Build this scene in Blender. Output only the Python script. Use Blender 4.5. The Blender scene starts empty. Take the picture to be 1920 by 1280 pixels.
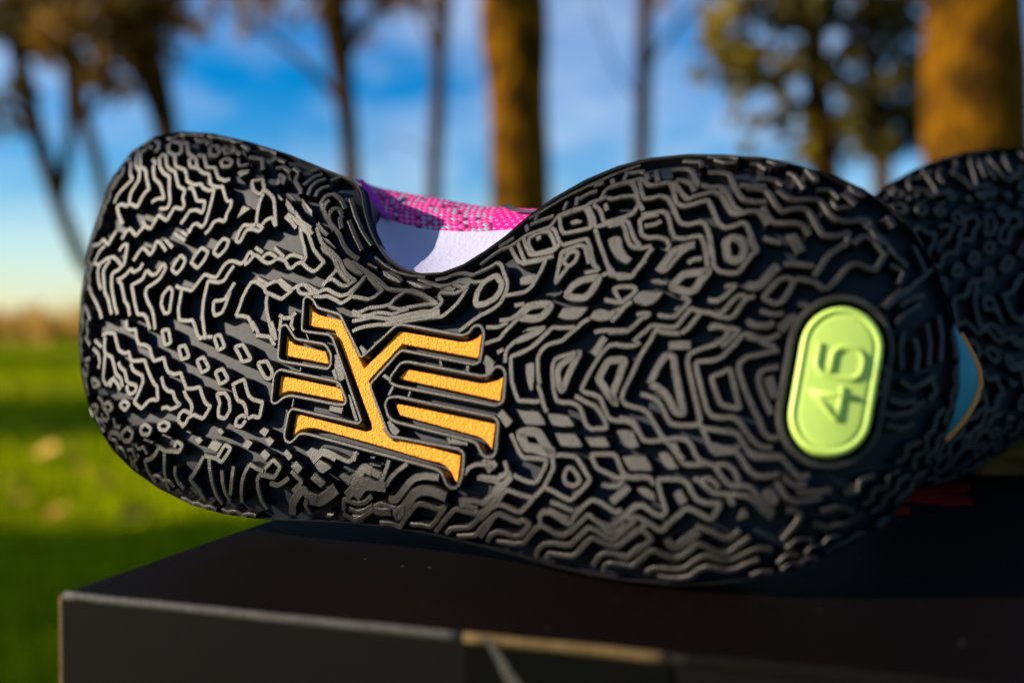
import bpy, bmesh, math, random
import numpy as np
from mathutils import Vector, Matrix, noise
from mathutils.geometry import delaunay_2d_cdt

scene = bpy.context.scene
rad = math.radians
R = random.Random(7)

# ------------------------------------------------------------------ camera
FPX = 1953.0                       # focal length in pixels of the 1920 px wide photograph
PITCH = rad(1.47)
CAMZ = 0.75
LIDZ = 0.68
cam_d = bpy.data.cameras.new('camera')
cam = bpy.data.objects.new('camera', cam_d)
scene.collection.objects.link(cam)
cam.location = (0, 0, CAMZ)
cam.rotation_euler = (math.pi / 2 - PITCH, 0, 0)
cam_d.sensor_width = 36.0
cam_d.lens = 36.0 * FPX / 1920.0
cam_d.clip_start = 0.02
cam_d.clip_end = 3000
cam_d.dof.use_dof = True
cam_d.dof.focus_distance = 0.322
cam_d.dof.aperture_fstop = 4.8
scene.camera = cam

# ------------------------------------------------------------------ light
SUN_EL, SUN_PHI = rad(23), rad(83)            # phi: from straight behind the camera round to the left
sun_dir = Vector((-math.sin(SUN_PHI) * math.cos(SUN_EL), -math.cos(SUN_PHI) * math.cos(SUN_EL), math.sin(SUN_EL)))
world = bpy.data.worlds.new('World')
scene.world = world
world.use_nodes = True
wn = world.node_tree.nodes
wl = world.node_tree.links
bg = wn['Background']
sky = wn.new('ShaderNodeTexSky')
sky.sky_type = 'NISHITA'
sky.sun_disc = False
sky.sun_elevation = SUN_EL
sky.sun_rotation = math.atan2(sun_dir.x, sun_dir.y)
sky.altitude = 300
sky.air_density = 1.0
sky.dust_density = 0.35
sky.ozone_density = 3.0
hs = wn.new('ShaderNodeHueSaturation')
hs.inputs['Saturation'].default_value = 1.6
wl.new(sky.outputs[0], hs.inputs['Color'])
hs.inputs['Hue'].default_value = 0.508
wtc = wn.new('ShaderNodeTexCoord')
wmp = wn.new('ShaderNodeMapping')
wmp.inputs['Scale'].default_value = (3.0, 3.0, 7.0)
wl.new(wtc.outputs['Generated'], wmp.inputs['Vector'])
wno = wn.new('ShaderNodeTexNoise')
wno.inputs['Scale'].default_value = 1.6
wno.inputs['Detail'].default_value = 6
wno.inputs['Roughness'].default_value = 0.6
wl.new(wmp.outputs[0], wno.inputs['Vector'])
wmr = wn.new('ShaderNodeMapRange')
wmr.inputs['From Min'].default_value = 0.40
wmr.inputs['From Max'].default_value = 0.75
wmr.inputs['To Max'].default_value = 0.5
wl.new(wno.outputs['Fac'], wmr.inputs['Value'])
wmx = wn.new('ShaderNodeMix')
wmx.data_type = 'RGBA'
wmx.inputs['B'].default_value = (6.2, 6.6, 7.4, 1)
wl.new(wmr.outputs['Result'], wmx.inputs['Factor'])
wl.new(hs.outputs[0], wmx.inputs['A'])
wl.new(wmx.outputs['Result'], bg.inputs['Color'])
bg.inputs['Strength'].default_value = 0.068
sun_l = bpy.data.lights.new('sun', 'SUN')
sun_l.energy = 5.0
sun_l.angle = rad(0.53)
sun_l.color = (1.0, 0.87, 0.68)
sun = bpy.data.objects.new('sun', sun_l)
scene.collection.objects.link(sun)
sun.rotation_euler = sun_dir.to_track_quat('Z', 'Y').to_euler()
sun.location = (-6, -2, 6)
scene.view_settings.view_transform = 'Standard'
scene.view_settings.look = 'None'
scene.view_settings.gamma = 1.0
scene.view_settings.use_curve_mapping = False
scene.view_settings.exposure = 1.15

# ------------------------------------------------------------------ helpers
CP, SP = math.cos(PITCH), math.sin(PITCH)
CAM = np.array((0, 0, CAMZ))

def ray(px, py):
    x = (px - 960.0) / FPX
    y = (640.0 - py) / FPX
    return np.array((x, CP + SP * y, -SP + CP * y))

def on_z(px, py, z):
    d = ray(px, py)
    return CAM + d * ((z - CAMZ) / d[2])

def at_dist(px, py, Y):
    """where the sight line through a photo pixel reaches the distance Y"""
    d = ray(px, py)
    return Vector(CAM + d * (Y / d[1]))

def link(o, parent=None):
    scene.collection.objects.link(o)
    if parent is not None:
        o.parent = parent
    return o

def mesh_obj(name, verts, faces, mat, parent=None, smooth=False, uv=None, mat2=None, idx=None):
    me = bpy.data.meshes.new(name)
    me.from_pydata([tuple(v) for v in verts], [], faces)
    if uv is not None:
        lay = me.uv_layers.new(name='UVMap')
        for lp in me.loops:
            lay.data[lp.index].uv = uv[lp.vertex_index]
    if smooth:
        me.polygons.foreach_set('use_smooth', [True] * len(me.polygons))
    me.materials.append(mat)
    if mat2 is not None:
        me.materials.append(mat2)
        me.polygons.foreach_set('material_index', idx)
    me.update()
    return link(bpy.data.objects.new(name, me), parent)

def tag(o, label=None, cat=None, group=None, kind=None):
    for k, v in (('label', label), ('category', cat), ('group', group), ('kind', kind)):
        if v:
            o[k] = v
    return o

def empty(name, loc, label, cat, group=None):
    o = bpy.data.objects.new(name, None)
    o.empty_display_size = 0.05
    link(o)
    o.location = loc
    return tag(o, label, cat, group)

def new_mat(name):
    m = bpy.data.materials.new(name)
    m.use_nodes = True
    return m, m.node_tree.nodes, m.node_tree.links, m.node_tree.nodes['Principled BSDF']

def mat(name, col, rough=0.5, spec=0.5, bump=None, vary=None, sss=0.0, coat=0.0, coords='Object'):
    """bump = (scale, strength, distance); vary = (scale, second colour, low, high)"""
    m, n, l, b = new_mat(name)
    b.inputs['Base Color'].default_value = (*col, 1)
    b.inputs['Roughness'].default_value = rough
    b.inputs['Specular IOR Level'].default_value = spec
    b.inputs['Coat Weight'].default_value = coat
    if sss:
        b.inputs['Subsurface Weight'].default_value = sss
        b.inputs['Subsurface Radius'].default_value = (0.002, 0.002, 0.001)
    tc = n.new('ShaderNodeTexCoord')
    if bump:
        t = n.new('ShaderNodeTexNoise')
        t.inputs['Scale'].default_value = bump[0]
        t.inputs['Detail'].default_value = 4
        l.new(tc.outputs[coords], t.inputs['Vector'])
        bp = n.new('ShaderNodeBump')
        bp.inputs['Strength'].default_value = bump[1]
        bp.inputs['Distance'].default_value = bump[2]
        l.new(t.outputs['Fac'], bp.inputs['Height'])
        l.new(bp.outputs['Normal'], b.inputs['Normal'])
    if vary:
        t2 = n.new('ShaderNodeTexNoise')
        t2.inputs['Scale'].default_value = vary[0]
        t2.inputs['Detail'].default_value = 6
        l.new(tc.outputs[coords], t2.inputs['Vector'])
        r = n.new('ShaderNodeMapRange')
        r.inputs['From Min'].default_value = vary[2]
        r.inputs['From Max'].default_value = vary[3]
        l.new(t2.outputs['Fac'], r.inputs['Value'])
        mx = n.new('ShaderNodeMix')
        mx.data_type = 'RGBA'
        mx.inputs['A'].default_value = (*col, 1)
        mx.inputs['B'].default_value = (*vary[1], 1)
        l.new(r.outputs['Result'], mx.inputs['Factor'])
        l.new(mx.outputs['Result'], b.inputs['Base Color'])
    return m

M = {}
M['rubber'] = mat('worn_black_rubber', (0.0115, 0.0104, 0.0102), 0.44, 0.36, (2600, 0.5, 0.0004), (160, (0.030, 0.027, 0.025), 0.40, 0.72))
M['wall'] = mat('shaded_black_rubber', (0.0055, 0.0052, 0.006), 0.30, 0.5, (1500, 0.15, 0.0003))  # ridge sides: same rubber, their shadow darkened into the base colour
M['floor'] = mat('sky_tinted_rubber', (0.0028, 0.0062, 0.0135), 0.58, 0.20, (500, 0.15, 0.0006))  # groove floors: shade and blue sky reflection put into the base colour
M['rim'] = mat('smooth_black_rubber', (0.010, 0.009, 0.010), 0.42, 0.4, (1500, 0.15, 0.0003))
M['orange'] = mat('pebbled_orange_rubber', (0.85, 0.30, 0.006), 0.42, 0.4, (1500, 1.0, 0.0012))
M['lime'] = mat('lime_rubber', (0.42, 0.58, 0.11), 0.4, 0.4, (1200, 0.06, 0.0004), sss=0.1)
M['foam'] = mat('pale_lilac_foam', (0.33, 0.325, 0.46), 0.6, 0.3, (700, 0.35, 0.0008))
M['upper'] = mat('black_textile', (0.02, 0.02, 0.024), 0.8, 0.2, (1200, 0.5, 0.0008))
M['blue'] = mat('blue_textile', (0.003, 0.20, 0.30), 0.7, 0.2, (1500, 0.3, 0.0005))
M['piping'] = mat('orange_piping', (0.62, 0.24, 0.05), 0.6, 0.2)
M['plum'] = mat('plum_binding', (0.30, 0.005, 0.28), 0.6, 0.2, (1500, 0.3, 0.0005))
M['grey_print'] = mat('dark_grey_print', (0.07, 0.065, 0.07), 0.5, 0.3)

# ------------------------------------------------------------------ the sole as a surface
FOCUS_YAW = rad(27.0)
LEAN = rad(15.0)
du = np.array((math.cos(FOCUS_YAW), -math.sin(FOCUS_YAW), 0.0))
nh = np.array((-math.sin(FOCUS_YAW), -math.cos(FOCUS_YAW), 0.0))
nn = nh * math.cos(LEAN) + np.array((0, 0, 1.0)) * math.sin(LEAN)
dv = np.cross(nn, du)
if dv[2] < 0:
    dv = -dv
RND = 0.030                         # how far in the sole rounds off, and by how much
AMAX = rad(40)
EDGE_IN = RND * math.sin(AMAX)
WEDGE = -RND * (1 - math.cos(AMAX))
PIV = on_z(1200, 1088, LIDZ + 0.0015)          # the forefoot's contact with the lid
P0 = PIV - nn * WEDGE                          # point of the undisplaced plane

OUTLINE_PX = [(150,640),(151,600),(153,560),(160,500),(173,440),(190,385),(215,330),(248,286),(290,258),(340,248),(400,252),(470,268),(540,290),(600,314),(640,330),
 (664,340),(676,353),(680,372),(684,398),(694,430),(707,458),(727,484),(755,504),(790,514),(830,512),(870,497),(910,472),(950,443),(985,412),(1010,393),(1040,372),
 (1100,338),(1160,313),(1220,298),(1290,291),(1360,292),(1430,297),(1500,312),(1560,330),(1620,356),(1670,390),(1712,435),(1747,490),(1770,545),(1786,600),(1797,660),
 (1797,720),(1786,775),(1764,830),(1736,880),(1700,930),(1655,977),(1600,1015),(1540,1045),(1470,1070),(1400,1085),(1330,1093),(1260,1095),(1180,1088),(1110,1078),
 (1050,1064),(980,1044),(900,1022),(820,1003),(740,988),(660,979),(600,976),(540,974),(480,971),(420,962),(360,945),(300,915),(250,880),(215,845),(185,800),(166,750),(154,700)]

SPRING_U, SPRING_K = 0.016, 5.2
def spring(u):
    return -SPRING_K * np.clip(np.asarray(u) - SPRING_U, 0, None) ** 2
def plane_hit(px, py, off):
    q = plane_hit0(px, py, off)
    for _ in range(12):
        q = 0.4 * q + 0.6 * plane_hit0(px, py, off + float(spring(q[0])))
    return q
def plane_hit0(px, py, off):
    d = ray(px, py)
    t = np.dot(P0 + nn * off - CAM, nn) / np.dot(d, nn)
    p = CAM + d * t - P0
    return np.array((np.dot(p, du), np.dot(p, dv)))

OUT = np.array([plane_hit(x, y, WEDGE) for x, y in OUTLINE_PX])
OA, OB = OUT, np.roll(OUT, -1, axis=0)

def edge_dist(uv):
    uv = np.atleast_2d(uv)
    ab = OB - OA
    ap = uv[:, None, :] - OA[None]
    t = np.clip((ap * ab[None]).sum(-1) / (ab * ab).sum(-1)[None], 0, 1)
    q = ap - t[..., None] * ab[None]
    d2 = (q * q).sum(-1)
    d = np.sqrt(d2.min(1))
    # inside test
    x, y = uv[:, 0][:, None], uv[:, 1][:, None]
    cond = (OA[None, :, 1] > y) != (OB[None, :, 1] > y)
    xi = OA[None, :, 0] + (y - OA[None, :, 1]) / (ab[None, :, 1] + 1e-15) * ab[None, :, 0]
    inside = ((cond & (x < xi)).sum(1) % 2) == 1
    # soft minimum keeps the medial line from creasing
    return np.where(inside, d, -d)

def surf_w(uv):
    uv = np.atleast_2d(uv)
    d = np.clip(edge_dist(uv), 0, EDGE_IN)
    s = EDGE_IN - d
    return -(RND - np.sqrt(RND * RND - s * s)) + spring(uv[:, 0])

def pos(uv, h=0.0):
    uv = np.atleast_2d(uv)
    w = surf_w(uv)
    return P0[None] + uv[:, :1] * du + uv[:, 1:] * dv + (w[:, None] + np.asarray(h).reshape(-1, 1)) * nn

def normal(uv):
    uv = np.atleast_2d(uv)
    e = 0.0012
    gu = (surf_w(uv + [e, 0]) - surf_w(uv - [e, 0])) / (2 * e)
    gv = (surf_w(uv + [0, e]) - surf_w(uv - [0, e])) / (2 * e)
    n = nn[None] - gu[:, None] * du - gv[:, None] * dv
    return n / np.linalg.norm(n, axis=1)[:, None]

def cast(pts, h=0.0):
    """photo pixels -> (u, v) of the sole surface at height h"""
    pts = np.asarray(pts, float)
    x = (pts[:, 0] - 960) / FPX
    y = (640 - pts[:, 1]) / FPX
    d = np.stack((x, CP + SP * y, -SP + CP * y), 1)
    dn = d @ nn
    w = np.full(len(pts), WEDGE * 0.5)
    for _ in range(9):
        t = ((P0 - CAM) @ nn + w + h) / dn
        p = CAM[None] + d * t[:, None] - P0[None]
        uv = np.stack((p @ du, p @ dv), 1)
        w = 0.4 * w + 0.6 * surf_w(uv)
    return uv

def round_path(pts, closed, cut):
    """corner rounding + resampling of a polyline (n x 2)"""
    pts = [np.asarray(p, float) for p in pts]
    n = len(pts)
    out = []
    for i in range(n):
        p = pts[i]
        if not closed and i in (0, n - 1):
            out.append(p)
            continue
        a, b = pts[(i - 1) % n], pts[(i + 1) % n]
        la, lb = np.linalg.norm(a - p), np.linalg.norm(b - p)
        c = min(cut, 0.42 * la, 0.42 * lb)
        pa, pb = p + (a - p) / (la + 1e-12) * c, p + (b - p) / (lb + 1e-12) * c
        out += [pa, 0.25 * pa + 0.5 * p + 0.25 * pb, pb]
    res = []
    m = len(out)
    for i in range(m if closed else m - 1):
        a, b = out[i], out[(i + 1) % m]
        L = np.linalg.norm(b - a)
        k = max(1, int(L / 0.0035))
        for j in range(k):
            res.append(a + (b - a) * j / k)
    if not closed:
        res.append(out[-1])
    keep = [res[0]]
    for p in res[1:]:
        if np.linalg.norm(p - keep[-1]) > 0.00012:
            keep.append(p)
    if closed and np.linalg.norm(keep[0] - keep[-1]) < 0.00012:
        keep.pop()
    return np.array(keep)

DEPTH = 0.0048
ROOT = Vector((PIV[0], PIV[1], LIDZ))           # the shoe's own origin, on the lid under the forefoot

def loc(p):
    return np.asarray(p) - np.array(ROOT)

def ridge_geo(uv, closed, width, h, depth=DEPTH, bev=0.00032, flare=1.16):
    n = len(uv)
    if closed:
        tg = np.roll(uv, -1, 0) - np.roll(uv, 1, 0)
    else:
        tg = np.gradient(uv, axis=0)
    tg = tg / (np.linalg.norm(tg, axis=1)[:, None] + 1e-12)
    side = np.stack((-tg[:, 1], tg[:, 0]), 1)
    nrm = normal(uv)
    hw = width * 0.5
    prof = [(-hw * flare, -depth), (-hw, -bev * 1.3), (-hw + bev, 0), (hw - bev, 0), (hw, -bev * 1.3), (hw * flare, -depth)]
    base = pos(uv)
    s3 = side[:, :1] * du + side[:, 1:] * dv
    s3 = s3 - (s3 * nrm).sum(1)[:, None] * nrm
    ridge_geo.idx = []
    V = []
    for i in range(n):
        for a, q in prof:
            V.append(loc(base[i] + s3[i] * a + nrm[i] * (q + h)))
    F = []
    k = len(prof)
    rng = n if closed else n - 1
    for i in range(rng):
        j = (i + 1) % n
        for c in range(k - 1):
            F.append((i * k + c, j * k + c, j * k + c + 1, i * k + c + 1))
            ridge_geo.idx.append(1 if c in (0, k - 2) else 0)
    if not closed:
        F.append(tuple(range(k)))
        F.append(tuple((n - 1) * k + c for c in reversed(range(k))))
        ridge_geo.idx += [1, 1]
    return V, F

def block_geo(uv, h, depth=DEPTH, bev=0.0003):
    n = len(uv)
    c = uv.mean(0)
    ar = 0.5 * np.sum(uv[:, 0] * np.roll(uv[:, 1], -1) - np.roll(uv[:, 0], -1) * uv[:, 1])
    if ar < 0:
        uv = uv[::-1]
    tg = np.roll(uv, -1, 0) - np.roll(uv, 1, 0)
    tg = tg / (np.linalg.norm(tg, axis=1)[:, None] + 1e-12)
    inn = np.stack((-tg[:, 1], tg[:, 0]), 1)
    rings = [(uv - inn * 0.00025, -depth), (uv, -bev * 1.3), (uv + inn * bev, 0.0)]
    V, F = [], []
    for r, q in rings:
        p, nr = pos(r), normal(r)
        V += [loc(a) for a in p + nr * (q + h)]
    for s in range(2):
        for i in range(n):
            j = (i + 1) % n
            F.append((s * n + i, s * n + j, (s + 1) * n + j, (s + 1) * n + i))
    F.append(tuple(2 * n + i for i in range(n)))
    return V, F

def fill_geo(loops, h, spacing=None):
    """flat-ish filled region following the sole; loops in uv, first is the outer one"""
    verts = [Vector(p) for p in loops[0]]
    n = len(verts)
    edges = [(i, (i + 1) % n) for i in range(n)]
    if spacing:
        lo, hi = loops[0].min(0), loops[0].max(0)
        gx = np.arange(lo[0], hi[0], spacing)
        gy = np.arange(lo[1], hi[1], spacing)
        g = np.array([(a + (spacing / 2 if k % 2 else 0), b) for k, b in enumerate(gy) for a in gx])
        g = g[edge_dist(g) > spacing * 0.35]
        verts += [Vector(p) for p in g]
    v, e, f, _, _, _ = delaunay_2d_cdt(verts, edges, [], 1, 1e-7)
    uv = np.array([(p.x, p.y) for p in v])
    return uv, [tuple(t) for t in f]

# ------------------------------------------------------------------ the shoe
shoe = empty('basketball_shoe', ROOT, 'front basketball shoe lying on its side, black tread and orange emblem facing the camera', 'shoe', 'pair of basketball shoes on the box')

uv, F = fill_geo([OUT], 0, 0.003)
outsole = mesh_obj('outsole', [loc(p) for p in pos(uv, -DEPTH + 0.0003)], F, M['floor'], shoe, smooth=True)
# the side wall behind the tread
nO = len(OUT)
cen = OUT.mean(0)
def ring_in(k, back, off=0.0):
    tg = np.roll(OUT, -1, 0) - np.roll(OUT, 1, 0)
    tg = tg / np.linalg.norm(tg, axis=1)[:, None]
    inn = np.stack((tg[:, 1], -tg[:, 0]), 1)          # the outline runs clockwise seen from the camera
    q = OUT + inn * k
    return P0[None] + q[:, :1] * du + q[:, 1:] * dv + (WEDGE - back + spring(q[:, :1])) * nn
V, F = [], []
lev = [(-0.0002, -0.0004), (0.0006, 0.003), (0.002, 0.010), (0.0045, 0.022)]
for k, b in lev:
    V += [loc(p) for p in ring_in(k, b)]
for s in range(len(lev) - 1):
    for i in range(nO):
        j = (i + 1) % nO
        F.append((s * nO + i, (s + 1) * nO + i, (s + 1) * nO + j, s * nO + j))
mesh_obj('sidewall', V, F, M['rim'], shoe, smooth=True)
# the edge lip
V, F = ridge_geo(round_path(OUT[13:37], False, 0.002), False, 0.0008, 0.0002, 0.0045)
mesh_obj('edge_lip', V, F, M['rim'], shoe, smooth=False)

def stadium(a, b, r, n=14):
    a, b = np.array(a, float), np.array(b, float)
    ax = (b - a) / np.linalg.norm(b - a)
    sd = np.array((-ax[1], ax[0]))
    pts = []
    for k in range(n + 1):
        t = math.pi * k / n
        pts.append(b + r * (sd * math.cos(t) + ax * math.sin(t)))
    for k in range(n + 1):
        t = math.pi * k / n
        pts.append(a - r * (sd * math.cos(t) + ax * math.sin(t)))
    return np.array(pts)
BA, BB = (1578, 653), (1556, 779)
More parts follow.
